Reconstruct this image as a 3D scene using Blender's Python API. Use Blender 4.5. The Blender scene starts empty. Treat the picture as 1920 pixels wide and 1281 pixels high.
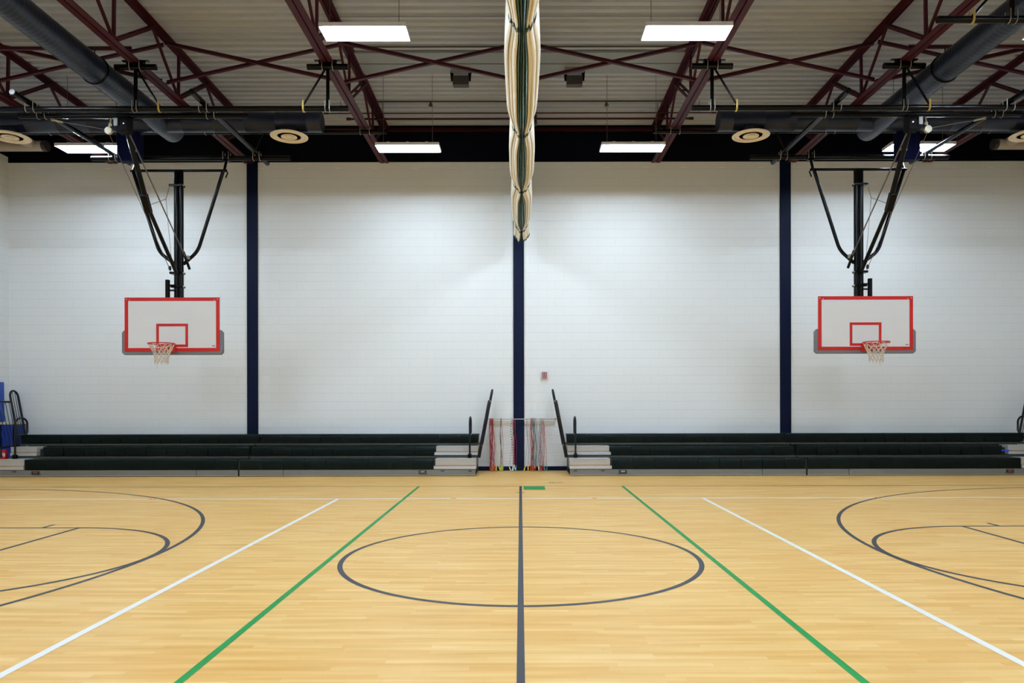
import bpy, bmesh, math, random
from mathutils import Vector, Matrix

random.seed(7)
S = bpy.context.scene
COL = S.collection
PI = math.pi

# ------------------------------------------------------------------ dimensions of the hall (metres)
EYE = 1.578                     # lens height; heights below written as EYE + h are measured from it
BACK = 17.04                    # far block wall
FRONT = -2.3                    # wall behind the camera
SIDE = 12.06                    # side walls
def deck(y): return EYE + 6.52 + (BACK - y) * 0.022      # underside of the sloping roof deck

# ------------------------------------------------------------------ materials
def new_mat(name):
    m = bpy.data.materials.new(name); m.use_nodes = True
    nt = m.node_tree; b = nt.nodes['Principled BSDF']
    return m, nt, b

def mat(name, col, rough=0.5, metal=0.0, var=0.06, scale=6.0, bump=0.0, stretch=(1, 1, 1), spec=0.5, coat=0.0):
    m, nt, b = new_mat(name)
    tc = nt.nodes.new('ShaderNodeTexCoord'); mp = nt.nodes.new('ShaderNodeMapping')
    mp.inputs['Scale'].default_value = stretch
    nz = nt.nodes.new('ShaderNodeTexNoise'); nz.inputs['Scale'].default_value = scale; nz.inputs['Detail'].default_value = 4
    nt.links.new(tc.outputs['Object'], mp.inputs['Vector']); nt.links.new(mp.outputs['Vector'], nz.inputs['Vector'])
    mx = nt.nodes.new('ShaderNodeMix'); mx.data_type = 'RGBA'
    mx.inputs[6].default_value = tuple(max(0, c * (1 - var)) for c in col) + (1,)
    mx.inputs[7].default_value = tuple(min(1, c * (1 + var)) for c in col) + (1,)
    nt.links.new(nz.outputs['Fac'], mx.inputs[0]); nt.links.new(mx.outputs[2], b.inputs['Base Color'])
    b.inputs['Roughness'].default_value = rough; b.inputs['Metallic'].default_value = metal
    b.inputs['Specular IOR Level'].default_value = spec
    b.inputs['Coat Weight'].default_value = coat
    if bump:
        bp = nt.nodes.new('ShaderNodeBump'); bp.inputs['Strength'].default_value = bump; bp.inputs['Distance'].default_value = 0.01
        nt.links.new(nz.outputs['Fac'], bp.inputs['Height']); nt.links.new(bp.outputs['Normal'], b.inputs['Normal'])
    return m

def block_mat(name, axis):
    """painted concrete blocks 0.4 x 0.2 in running bond"""
    m, nt, b = new_mat(name)
    tc = nt.nodes.new('ShaderNodeTexCoord'); sp = nt.nodes.new('ShaderNodeSeparateXYZ'); cb = nt.nodes.new('ShaderNodeCombineXYZ')
    nt.links.new(tc.outputs['Object'], sp.inputs[0])
    nt.links.new(sp.outputs[axis], cb.inputs[0]); nt.links.new(sp.outputs[2], cb.inputs[1])
    br = nt.nodes.new('ShaderNodeTexBrick')
    br.inputs['Scale'].default_value = 1; br.inputs['Brick Width'].default_value = 0.406; br.inputs['Row Height'].default_value = 0.203
    br.inputs['Mortar Size'].default_value = 0.006; br.inputs['Mortar Smooth'].default_value = 0.6; br.offset = 0.5
    br.inputs['Color1'].default_value = (0.755, 0.772, 0.775, 1); br.inputs['Color2'].default_value = (0.747, 0.764, 0.767, 1)
    br.inputs['Mortar'].default_value = (0.70, 0.72, 0.73, 1)
    nt.links.new(cb.outputs[0], br.inputs['Vector'])
    nz = nt.nodes.new('ShaderNodeTexNoise'); nz.inputs['Scale'].default_value = 60; nz.inputs['Detail'].default_value = 3
    nt.links.new(tc.outputs['Object'], nz.inputs['Vector'])
    ad = nt.nodes.new('ShaderNodeMath'); ad.operation = 'MULTIPLY_ADD'
    nt.links.new(br.outputs['Fac'], ad.inputs[0]); ad.inputs[1].default_value = -0.55
    nm = nt.nodes.new('ShaderNodeMath'); nm.operation = 'MULTIPLY'; nm.inputs[1].default_value = 0.35
    nt.links.new(nz.outputs['Fac'], nm.inputs[0]); nt.links.new(nm.outputs[0], ad.inputs[2])
    bp = nt.nodes.new('ShaderNodeBump'); bp.inputs['Strength'].default_value = 0.35; bp.inputs['Distance'].default_value = 0.006
    nt.links.new(ad.outputs[0], bp.inputs['Height']); nt.links.new(bp.outputs['Normal'], b.inputs['Normal'])
    # bed joints read a little darker than the upright ones
    dv = nt.nodes.new('ShaderNodeMath'); dv.operation = 'DIVIDE'; dv.inputs[1].default_value = 0.203
    fr = nt.nodes.new('ShaderNodeMath'); fr.operation = 'FRACT'
    lt = nt.nodes.new('ShaderNodeMath'); lt.operation = 'LESS_THAN'; lt.inputs[1].default_value = 0.045
    mj = nt.nodes.new('ShaderNodeMix'); mj.data_type = 'RGBA'; mj.inputs[7].default_value = (0.62, 0.64, 0.65, 1)
    n2 = nt.nodes.new('ShaderNodeTexNoise'); n2.inputs['Scale'].default_value = 0.7
    ml = nt.nodes.new('ShaderNodeMath'); ml.operation = 'MULTIPLY'
    nt.links.new(tc.outputs['Object'], n2.inputs['Vector'])
    nt.links.new(sp.outputs[2], dv.inputs[0]); nt.links.new(dv.outputs[0], fr.inputs[0]); nt.links.new(fr.outputs[0], lt.inputs[0])
    nt.links.new(lt.outputs[0], ml.inputs[0]); nt.links.new(n2.outputs['Fac'], ml.inputs[1]); nt.links.new(ml.outputs[0], mj.inputs[0])
    nt.links.new(br.outputs['Color'], mj.inputs[6]); nt.links.new(mj.outputs[2], b.inputs['Base Color'])
    b.inputs['Roughness'].default_value = 0.55
    return m

def floor_mat():
    """narrow maple strips running across the hall"""
    m, nt, b = new_mat('maple_strips')
    tc = nt.nodes.new('ShaderNodeTexCoord')
    br = nt.nodes.new('ShaderNodeTexBrick')
    br.inputs['Scale'].default_value = 1; br.inputs['Brick Width'].default_value = 0.83; br.inputs['Row Height'].default_value = 0.057
    br.inputs['Mortar Size'].default_value = 0.0008; br.inputs['Mortar Smooth'].default_value = 0.3
    br.offset = 0.37; br.offset_frequency = 3; br.squash = 0.7; br.squash_frequency = 2
    br.inputs['Color1'].default_value = (0.80, 0.435, 0.110, 1); br.inputs['Color2'].default_value = (0.87, 0.55, 0.19, 1)
    br.inputs['Mortar'].default_value = (0.68, 0.37, 0.10, 1); br.inputs['Bias'].default_value = 0.1
    nt.links.new(tc.outputs['Object'], br.inputs['Vector'])
    mp = nt.nodes.new('ShaderNodeMapping'); mp.inputs['Scale'].default_value = (1.1, 15, 1)
    nz = nt.nodes.new('ShaderNodeTexNoise'); nz.inputs['Scale'].default_value = 1.0; nz.inputs['Detail'].default_value = 5
    nt.links.new(tc.outputs['Object'], mp.inputs[0]); nt.links.new(mp.outputs[0], nz.inputs['Vector'])
    rp = nt.nodes.new('ShaderNodeValToRGB')
    rp.color_ramp.elements[0].position = 0.3; rp.color_ramp.elements[0].color = (0.90, 0.84, 0.70, 1)
    rp.color_ramp.elements[1].position = 0.7; rp.color_ramp.elements[1].color = (1.06, 1.10, 1.22, 1)
    nt.links.new(nz.outputs['Fac'], rp.inputs[0])
    mu = nt.nodes.new('ShaderNodeMix'); mu.data_type = 'RGBA'; mu.blend_type = 'MULTIPLY'; mu.inputs[0].default_value = 1
    nt.links.new(br.outputs['Color'], mu.inputs[6]); nt.links.new(rp.outputs[0], mu.inputs[7])
    nt.links.new(mu.outputs[2], b.inputs['Base Color'])
    b.inputs['Roughness'].default_value = 0.40; b.inputs['Specular IOR Level'].default_value = 0.24
    return m

def emit_mat(name, col, strength):
    m, nt, b = new_mat(name)
    tc = nt.nodes.new('ShaderNodeTexCoord'); nz = nt.nodes.new('ShaderNodeTexNoise'); nz.inputs['Scale'].default_value = 90
    nt.links.new(tc.outputs['Object'], nz.inputs['Vector'])
    b.inputs['Base Color'].default_value = (0.9, 0.9, 0.9, 1)
    b.inputs['Emission Color'].default_value = col + (1,)
    b.inputs['Emission Strength'].default_value = strength
    bp = nt.nodes.new('ShaderNodeBump'); bp.inputs['Strength'].default_value = 0.1
    nt.links.new(nz.outputs['Fac'], bp.inputs['Height']); nt.links.new(bp.outputs['Normal'], b.inputs['Normal'])
    return m

def bead_mat(name, a, c, pitch):
    m, nt, b = new_mat(name)
    tc = nt.nodes.new('ShaderNodeTexCoord'); sp = nt.nodes.new('ShaderNodeSeparateXYZ'); nt.links.new(tc.outputs['Object'], sp.inputs[0])
    mu = nt.nodes.new('ShaderNodeMath'); mu.operation = 'MULTIPLY'; mu.inputs[1].default_value = 1 / pitch
    fr = nt.nodes.new('ShaderNodeMath'); fr.operation = 'FRACT'; gt = nt.nodes.new('ShaderNodeMath'); gt.operation = 'GREATER_THAN'; gt.inputs[1].default_value = 0.5
    nt.links.new(sp.outputs[2], mu.inputs[0]); nt.links.new(mu.outputs[0], fr.inputs[0]); nt.links.new(fr.outputs[0], gt.inputs[0])
    mx = nt.nodes.new('ShaderNodeMix'); mx.data_type = 'RGBA'; mx.inputs[6].default_value = a + (1,); mx.inputs[7].default_value = c + (1,)
    nt.links.new(gt.outputs[0], mx.inputs[0]); nt.links.new(mx.outputs[2], b.inputs['Base Color'])
    b.inputs['Roughness'].default_value = 0.4
    return m

M = {}
M['floor'] = floor_mat()
M['block_x'] = block_mat('painted_block', 0)
M['block_y'] = block_mat('painted_block_side', 1)
M['pale_mortar'] = mat('pale_mortar', (0.93, 0.92, 0.90), 0.7)
M['deck'] = mat('roof_deck_paint', (0.40, 0.42, 0.47), 0.6, 0, 0.05, 1.5)
M['deck_panel'] = mat('flat_roof_panel', (0.26, 0.28, 0.31), 0.6, 0, 0.05, 3)
M['navy'] = mat('navy_paint', (0.0010, 0.0040, 0.0215), 0.55, 0, 0.1, 3, spec=0.12)
M['navy_dark'] = mat('navy_beam_paint', (0.0012, 0.0018, 0.006), 0.7, 0, 0.1, 3, spec=0.06)
M['maroon'] = mat('maroon_steel', (0.050, 0.0052, 0.013), 0.5, 0, 0.14, 3, spec=0.22)
M['red_steel'] = mat('red_primer_pipe', (0.038, 0.005, 0.008), 0.5, 0, 0.1, 5, spec=0.2)
M['black'] = mat('black_pipe', (0.0018, 0.0018, 0.0024), 0.2, 0, 0.15, 8, spec=0.16)
M['matt_black'] = mat('matt_black_steel', (0.004, 0.004, 0.005), 0.7, 0, 0.1, 8, spec=0.08)
M['black_satin'] = mat('black_rail', (0.003, 0.003, 0.006), 0.28, 0, 0.1, 8, spec=0.3)
M['zinc'] = mat('zinc_bolts', (0.62, 0.58, 0.48), 0.35, 0.7, 0.1, 20)
M['brass'] = mat('yellow_zinc', (0.55, 0.40, 0.10), 0.4, 0.4, 0.1, 20)
M['cable'] = mat('steel_cable', (0.10, 0.095, 0.09), 0.5, 0.3, 0.2, 40)
M['pulley'] = mat('pulley_zinc', (0.48, 0.44, 0.34), 0.5, 0.3, 0.1, 20)
M['duct'] = mat('navy_duct_paint', (0.0065, 0.0115, 0.034), 0.32, 0.0, 0.2, 5, spec=0.40)
M['diffuser'] = mat('cream_grille', (0.80, 0.70, 0.54), 0.5, 0, 0.05, 8)
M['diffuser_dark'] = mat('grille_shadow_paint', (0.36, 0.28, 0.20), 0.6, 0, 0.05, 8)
M['tan'] = mat('tan_duct_wrap', (0.42, 0.37, 0.32), 0.7, 0, 0.1, 6)
M['lamp'] = emit_mat('lamp_tube', (0.70, 0.85, 1.0), 270.0)
M['reflector'] = mat('lamp_reflector', (0.86, 0.86, 0.87), 0.5, 0, 0.03, 5)
M['lamp_body'] = mat('lamp_housing', (0.62, 0.60, 0.64), 0.4, 0.1, 0.05, 5)
M['white_board'] = mat('backboard_white', (0.68, 0.67, 0.67), 0.3, 0, 0.02, 4)
M['board_red'] = mat('backboard_red', (0.50, 0.016, 0.012), 0.45, 0, 0.05, 6, spec=0.25)
M['rim'] = mat('rim_orange_red', (0.55, 0.022, 0.02), 0.4, 0, 0.05, 8)
M['pad'] = mat('grey_edge_padding', (0.155, 0.15, 0.165), 0.6, 0, 0.06, 8)
M['net'] = mat('net_cord', (0.58, 0.50, 0.41), 0.8, 0, 0.08, 30)
M['winch'] = mat('winch_blue', (0.001, 0.0024, 0.03), 0.6, 0, 0.1, 6, spec=0.08)
M['yellow'] = mat('yellow_label', (0.55, 0.38, 0.03), 0.5, 0, 0.05, 10)
M['cream'] = mat('curtain_cream', (0.76, 0.68, 0.52), 0.62, 0, 0.06, 3, 0.12, (4, 0.6, 1))
M['green_vinyl'] = mat('curtain_green', (0.048, 0.105, 0.072), 0.42, 0, 0.12, 3, 0.15, (4, 0.6, 1))
M['green_hem'] = mat('curtain_hem', (0.016, 0.042, 0.034), 0.5, 0, 0.12, 12)
M['seat'] = mat('bench_green', (0.0012, 0.0052, 0.0044), 0.34, 0, 0.12, 5, spec=0.11)
for _n in M['seat'].node_tree.nodes:
    if _n.type == 'BSDF_PRINCIPLED':
        _n.inputs['Sheen Weight'].default_value = 0.05; _n.inputs['Sheen Roughness'].default_value = 0.25; _n.inputs['Sheen Tint'].default_value = (0.55, 0.95, 0.95, 1)
M['skirt'] = mat('bench_grey_laminate', (0.165, 0.165, 0.155), 0.45, 0, 0.05, 14)
M['edge'] = mat('skirt_edge_strip', (0.50, 0.47, 0.40), 0.4, 0.2, 0.05, 10)
M['step'] = mat('step_carpeted_grey', (0.43, 0.41, 0.38), 0.6, 0, 0.06, 14)
M['nosing'] = mat('step_nosing', (0.52, 0.52, 0.54), 0.4, 0.3, 0.05, 10)
M['orange_strip'] = mat('step_orange_grit', (0.50, 0.30, 0.13), 0.8, 0, 0.25, 60)
M['deck_board'] = mat('bench_foot_deck', (0.062, 0.060, 0.046), 0.6, 0, 0.15, 6, spec=0.2)
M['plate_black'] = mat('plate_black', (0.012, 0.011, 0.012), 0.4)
M['plate_red'] = mat('plate_red', (0.22, 0.045, 0.035), 0.5)
M['plate_grey'] = mat('plate_grey', (0.27, 0.25, 0.24), 0.5)
M['line_dark'] = mat('court_line_charcoal', (0.036, 0.040, 0.052), 0.42, 0, 0.06, 5, spec=0.22)
M['line_brown'] = mat('court_seam_brown', (0.20, 0.125, 0.055), 0.5, 0, 0.06, 5)
M['line_white'] = mat('court_line_white', (0.88, 0.86, 0.82), 0.45, 0, 0.03, 5)
M['line_green'] = mat('court_line_green', (0.006, 0.27, 0.055), 0.45, 0, 0.05, 5, spec=0.22)
M['line_orange'] = mat('court_tape_orange', (0.75, 0.22, 0.06), 0.6, 0, 0.05, 20)
M['steel_bar'] = mat('galvanised_bar', (0.42, 0.40, 0.38), 0.4, 0.6, 0.06, 12)
M['pale_wood'] = mat('pale_painted_board', (0.66, 0.62, 0.54), 0.6, 0, 0.05, 6)
M['box_dark'] = mat('dark_bronze_box', (0.035, 0.030, 0.024), 0.5, 0, 0.1, 10)
M['bracket_grey'] = mat('bracket_grey', (0.20, 0.205, 0.21), 0.5, 0.2, 0.06, 8)
M['mat_blue'] = mat('vinyl_blue', (0.012, 0.075, 0.43), 0.42, 0, 0.06, 4)
M['bin_blue'] = mat('bin_blue', (0.012, 0.045, 0.30), 0.45, 0, 0.08, 4)
M['cream_rim'] = mat('bin_rim', (0.68, 0.62, 0.42), 0.5)
M['red'] = mat('red_plastic', (0.55, 0.012, 0.02), 0.4)
M['pink_white'] = mat('pale_label', (0.75, 0.55, 0.52), 0.5)
M['blue_bright'] = mat('bright_blue', (0.02, 0.08, 0.75), 0.4)
M['alarm_white'] = mat('alarm_cage_white', (0.82, 0.76, 0.76), 0.5)
M['alarm_red'] = mat('alarm_red', (0.22, 0.006, 0.022), 0.5, spec=0.15)
ROPE = dict(red=(0.40, 0.012, 0.014), crimson=(0.27, 0.008, 0.035), pink=(0.50, 0.09, 0.11), yellow=(0.72, 0.62, 0.22),
            olive=(0.13, 0.11, 0.07), navy=(0.03, 0.03, 0.10), grey=(0.10, 0.14, 0.13), teal=(0.02, 0.28, 0.27),
            rust=(0.40, 0.09, 0.06), orange=(0.75, 0.14, 0.02), lime=(0.42, 0.56, 0.03), white=(0.80, 0.78, 0.75), gold=(0.78, 0.55, 0.04), green=(0.04, 0.35, 0.14))
for k, c in ROPE.items(): M['rope_' + k] = mat('rope_' + k, c, 0.5, 0, 0.08, 30)
M['rope_bead'] = bead_mat('rope_bead', (0.012, 0.012, 0.015), (0.80, 0.78, 0.76), 0.062)
M['rope_bead_red'] = bead_mat('rope_bead_red', (0.06, 0.05, 0.06), (0.45, 0.42, 0.38), 0.05)

# ------------------------------------------------------------------ mesh builder
def rootloc(o):
    v = Vector((0, 0, 0))
    while o is not None:
        v += o.location; o = o.parent
    return v

class MB:
    """collects shapes in hall coordinates; tf may mirror them; build() links them as ONE mesh"""
    def __init__(self, tf=None):
        self.v = []; self.f = []; self.tf = tf
    def add(self, verts, faces):
        b = len(self.v)
        for p in verts:
            self.v.append(tuple(self.tf(p)) if self.tf else tuple(p))
        self.f += [tuple(b + i for i in q) for q in faces]
        return self
    def box(self, x0, x1, y0, y1, z0, z1):
        return self.add([(x0, y0, z0), (x1, y0, z0), (x1, y1, z0), (x0, y1, z0), (x0, y0, z1), (x1, y0, z1), (x1, y1, z1), (x0, y1, z1)],
                        [(0, 3, 2, 1), (4, 5, 6, 7), (0, 1, 5, 4), (1, 2, 6, 5), (2, 3, 7, 6), (3, 0, 4, 7)])
    def bar(self, p0, p1, w, h, up=(0, 0, 1)):
        p0 = Vector(p0); p1 = Vector(p1); d = (p1 - p0).normalized(); u = Vector(up)
        s = d.cross(u)
        if s.length < 1e-4: s = d.cross(Vector((1, 0, 0)))
        s.normalize(); u = s.cross(d).normalized()
        vs = []
        for p in (p0, p1):
            for a, b in ((-1, -1), (1, -1), (1, 1), (-1, 1)): vs.append(p + s * (a * w / 2) + u * (b * h / 2))
        return self.add(vs, [(0, 1, 2, 3), (7, 6, 5, 4), (0, 4, 5, 1), (1, 5, 6, 2), (2, 6, 7, 3), (3, 7, 4, 0)])
    def tube(self, pts, r, n=12, closed=False, caps=True):
        P = [Vector(p) for p in pts]; N = len(P)
        rs = r if isinstance(r, (list, tuple)) else [r] * N
        T = []
        for i in range(N):
            a = P[(i - 1) % N] if (closed or i > 0) else P[i]
            c = P[(i + 1) % N] if (closed or i < N - 1) else P[i]
            T.append((c - a).normalized())
        ref = Vector((0, 0, 1)) if abs(T[0].z) < 0.9 else Vector((1, 0, 0))
        u = T[0].cross(ref).normalized(); vs = []
        for i in range(N):
            u = (u - T[i] * u.dot(T[i])).normalized(); w = T[i].cross(u)
            for k in range(n):
                a = 2 * PI * k / n
                vs.append(P[i] + (u * math.cos(a) + w * math.sin(a)) * rs[i])
        fs = []
        for i in range(N if closed else N - 1):
            j = (i + 1) % N
            for k in range(n):
                fs.append((i * n + k, i * n + (k + 1) % n, j * n + (k + 1) % n, j * n + k))
        if caps and not closed:
            fs.append(tuple(reversed(range(n)))); fs.append(tuple((N - 1) * n + k for k in range(n)))
        return self.add(vs, fs)
    def lathe(self, prof, c, n=24, axis='z'):
        vs = []; fs = []; K = len(prof)
        for r, t in prof:
            for k in range(n):
                a = 2 * PI * k / n; q = (r * math.cos(a), r * math.sin(a))
                vs.append({'z': (c[0] + q[0], c[1] + q[1], c[2] + t), 'y': (c[0] + q[0], c[1] + t, c[2] + q[1]), 'x': (c[0] + t, c[1] + q[0], c[2] + q[1])}[axis])
        for i in range(K - 1):
            for k in range(n):
                fs.append((i * n + k, i * n + (k + 1) % n, (i + 1) * n + (k + 1) % n, (i + 1) * n + k))
        fs.append(tuple(range(n))); fs.append(tuple((K - 1) * n + k for k in range(n)))
        return self.add(vs, fs)
    def ring(self, c, r, t, n=32, m=8, axis='z'):
        pts = []
        for k in range(n):
            a = 2 * PI * k / n
            pts.append({'z': (c[0] + r * math.cos(a), c[1] + r * math.sin(a), c[2]), 'y': (c[0] + r * math.cos(a), c[1], c[2] + r * math.sin(a))}[axis])
        return self.tube(pts, t, m, closed=True)
    def prism(self, poly, y0, y1):
        """poly in x,z extruded along y"""
        n = len(poly)
        return self.add([(x, y0, z) for x, z in poly] + [(x, y1, z) for x, z in poly],
                        [tuple(range(n)), tuple(reversed(range(n, 2 * n)))] + [(i, i + n, (i + 1) % n + n, (i + 1) % n) for i in range(n)])
    def strip(self, L, R, z):
        n = len(L)
        return self.add([(p[0], p[1], z) for p in L] + [(p[0], p[1], z) for p in R], [(i, i + 1, n + i + 1, n + i) for i in range(n - 1)])
    def rect(self, x0, x1, y0, y1, z):
        return self.add([(x0, y0, z), (x1, y0, z), (x1, y1, z), (x0, y1, z)], [(0, 1, 2, 3)])
    def arc(self, cx, cy, r, w, a0, a1, z, n=96):
        L = []; R = []
        for i in range(n + 1):
            a = a0 + (a1 - a0) * i / n
            L.append((cx + (r + w / 2) * math.cos(a), cy + (r + w / 2) * math.sin(a))); R.append((cx + (r - w / 2) * math.cos(a), cy + (r - w / 2) * math.sin(a)))
        return self.strip(L, R, z)
    def build(self, name, m, parent=None, bevel=0.0, sharp=35, origin=None):
        off = rootloc(parent) if parent is not None else Vector((0, 0, 0))
        if origin is not None: off = off + Vector(origin) - (rootloc(parent) if parent is not None else Vector((0, 0, 0)))
        me = bpy.data.meshes.new(name)
        bm = bmesh.new()
        vs = [bm.verts.new(Vector(p) - off) for p in self.v]
        for q in self.f:
            try: bm.faces.new([vs[i] for i in q])
            except ValueError: pass
        bmesh.ops.recalc_face_normals(bm, faces=bm.faces)
        bm.to_mesh(me); bm.free()
        me.materials.append(m)
        for p in me.polygons: p.use_smooth = True
        me.set_sharp_from_angle(angle=math.radians(sharp))
        o = bpy.data.objects.new(name, me); COL.objects.link(o)
        if parent is not None: o.parent = parent
        if origin is not None: o.location = Vector(origin) - (rootloc(parent) if parent is not None else Vector((0, 0, 0)))
        if bevel:
            b = o.modifiers.new('bevel', 'BEVEL'); b.width = bevel; b.segments = 2; b.limit_method = 'ANGLE'; b.angle_limit = math.radians(40)
        return o

def tag(o, label, cat, group=None, kind=None):
    o['label'] = label; o['category'] = cat
    if group: o['group'] = group
    if kind: o['kind'] = kind
    return o
def thing(name, label, cat, loc, group=None):
    o = bpy.data.objects.new(name, None); COL.objects.link(o); o.location = loc; o.empty_display_size = 0.1
    return tag(o, label, cat, group)
def dup(root, loc, label, group=None):
    """copy a thing with its parts and sub-parts"""
    r = root.copy(); COL.objects.link(r); r.location = loc; r['label'] = label
    if group: r['group'] = group
    for ch in list(root.children):
        c = ch.copy(); COL.objects.link(c); c.parent = r
        for g in list(ch.children):
            d = g.copy(); COL.objects.link(d); d.parent = c
    return r
def structure(o, label, cat):
    o['kind'] = 'structure'; o['label'] = label; o['category'] = cat
    return o
def lab(o, s): o['label'] = s; return o
def mirror(axis): return lambda p: (2 * axis - p[0], p[1], p[2])

# ------------------------------------------------------------------ the room
T = 0.2
fl = structure(MB().box(-SIDE - T, SIDE + T, FRONT - T, BACK + T, -0.12, 0).build('floor', M['floor']), 'honey coloured maple strip floor with painted court lines', 'floor')
structure(MB().box(-SIDE - T, SIDE + T, BACK, BACK + T, 0, EYE + 5.70).build('wall_back', M['block_x']), 'white painted block wall behind the bleachers', 'wall')
structure(MB().box(-SIDE - T, -SIDE, FRONT - T, BACK, 0, EYE + 5.83).build('wall_left', M['block_y']), 'white painted block side wall beside the blue mats', 'wall')
structure(MB().box(SIDE, SIDE + T, FRONT - T, BACK, 0, EYE + 5.83).build('wall_right', M['block_y']), 'white painted block side wall opposite the blue mats', 'wall')
structure(MB().box(-SIDE, SIDE, FRONT - T, FRONT, 0, EYE + 5.83).build('wall_front', M['block_x']), 'white painted block wall opposite the bleachers', 'wall')
b = MB()
for i in range(26): b.box(-11.6 + 0.905 * i, -11.46 + 0.905 * i, BACK - 0.003, BACK, 7.13, 7.143)
lab(b.build('mortar_marks', M['pale_mortar'], bpy.data.objects['wall_back']), 'short pale dashes in the top course')
# navy bands above the block walls
structure(MB().box(-SIDE - T, SIDE + T, BACK - 0.02, BACK + T, EYE + 5.70, EYE + 6.62).build('trim_1', M['navy_dark']), 'dark navy steel band along the top of the far wall', 'beam')
b = MB(); b.box(-SIDE - T, -SIDE, FRONT - T, BACK - 0.02, EYE + 5.83, EYE + 7.1)
structure(b.build('trim_2', M['navy_dark']), 'dark navy band on top of the side wall above the blue mats', 'beam')
b = MB(); b.box(SIDE, SIDE + T, FRONT - T, BACK - 0.02, EYE + 5.83, EYE + 7.1)
structure(b.build('trim_3', M['navy_dark']), 'dark navy band on top of the side wall opposite the blue mats', 'beam')
structure(MB().box(-SIDE, SIDE, FRONT - T, FRONT, EYE + 5.83, EYE + 7.1).build('trim_4', M['navy_dark']), 'dark navy band on top of the wall opposite the bleachers', 'beam')
# navy pilasters
for i, (x, s) in enumerate(((-6.31, 'navy wall stripe beside the hoop on the blue mats side'), (-0.04, 'navy wall stripe under the end of the folded curtain'), (6.245, 'navy wall stripe beside the hoop on the wall alarm side'))):
    structure(MB().box(x - 0.127, x + 0.127, BACK - 0.03, BACK, 0, EYE + 5.70).build('trim_%d' % (5 + i), M['navy']), s, 'pilaster')
b = MB(); b.box(-SIDE, -0.17, BACK - 0.014, BACK, 0, 0.10); b.box(0.09, SIDE, BACK - 0.014, BACK, 0, 0.10)
structure(b.build('baseboard_back', M['navy']), 'navy base strip along the far wall', 'baseboard')
# red ledger angle where deck meets the far wall
b = MB(); b.box(-SIDE, SIDE, BACK - 0.14, BACK - 0.02, EYE + 6.40, EYE + 6.41); b.box(-SIDE, SIDE, BACK - 0.035, BACK - 0.02, EYE + 6.40, EYE + 6.5)
structure(b.build('trim_8', M['red_steel']), 'dark red ledger angle under the roof deck at the far wall', 'beam')

# corrugated roof deck
prof = []
y = FRONT - T
pitch = 0.2035
while y < BACK + T:
    for dy, dz in ((0, 0), (0.098, 0), (0.116, 0.048), (0.184, 0.048)):
        prof.append((y + dy, deck(y + dy) + dz))
    y += pitch
vs = []; fs = []
for (yy, zz) in prof:
    vs += [(-SIDE - T, yy, zz), (SIDE + T, yy, zz)]
n = len(prof)
for i in range(n - 1): fs.append((2 * i, 2 * i + 1, 2 * i + 3, 2 * i + 2))
top = [(-SIDE - T, prof[0][0], prof[0][1] + 0.3), (SIDE + T, prof[0][0], prof[0][1] + 0.3), (-SIDE - T, prof[-1][0], prof[-1][1] + 0.3), (SIDE + T, prof[-1][0], prof[-1][1] + 0.3)]
k = len(vs); vs += top
fs += [(k, k + 2, k + 3, k + 1), (0, k, k + 1, 1), (2 * n - 2, 2 * n - 1, k + 3, k + 2)]
structure(MB().add(vs, fs).build('ceiling', M['deck'], sharp=15), 'ribbed grey metal roof deck', 'ceiling')

# ------------------------------------------------------------------ court markings (parts of the floor)
CY = 7.43
Z1, Z2, Z3 = 0.0012, 0.0018, 0.0024
def mark(b, name, m, s): lab(b.build(name, M[m], fl), s)
mark(MB().rect(-SIDE + 0.01, SIDE - 0.01, 13.775, 13.825, Z1), 'boundary_line', 'line_brown', 'thin dark line across the floor in front of the bleachers')
mark(MB().rect(-SIDE + 0.01, SIDE - 0.01, 11.985, 12.055, Z1), 'volleyball_sideline', 'line_white', 'thin white line across the whole floor')
mark(MB().rect(-0.0255, 0.0225, 1.06, 13.78, Z3), 'centre_line', 'line_dark', 'charcoal centre line running to the wall')
mark(MB().rect(-0.09, 0.075, 12.77, 12.83, Z2), 'hash_mark', 'line_dark', 'short charcoal tick across the centre line')
mark(MB().arc(0, CY, 1.805, 0.05, 0, 2 * PI, Z2, 160), 'centre_circle', 'line_dark', 'charcoal centre circle')
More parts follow.
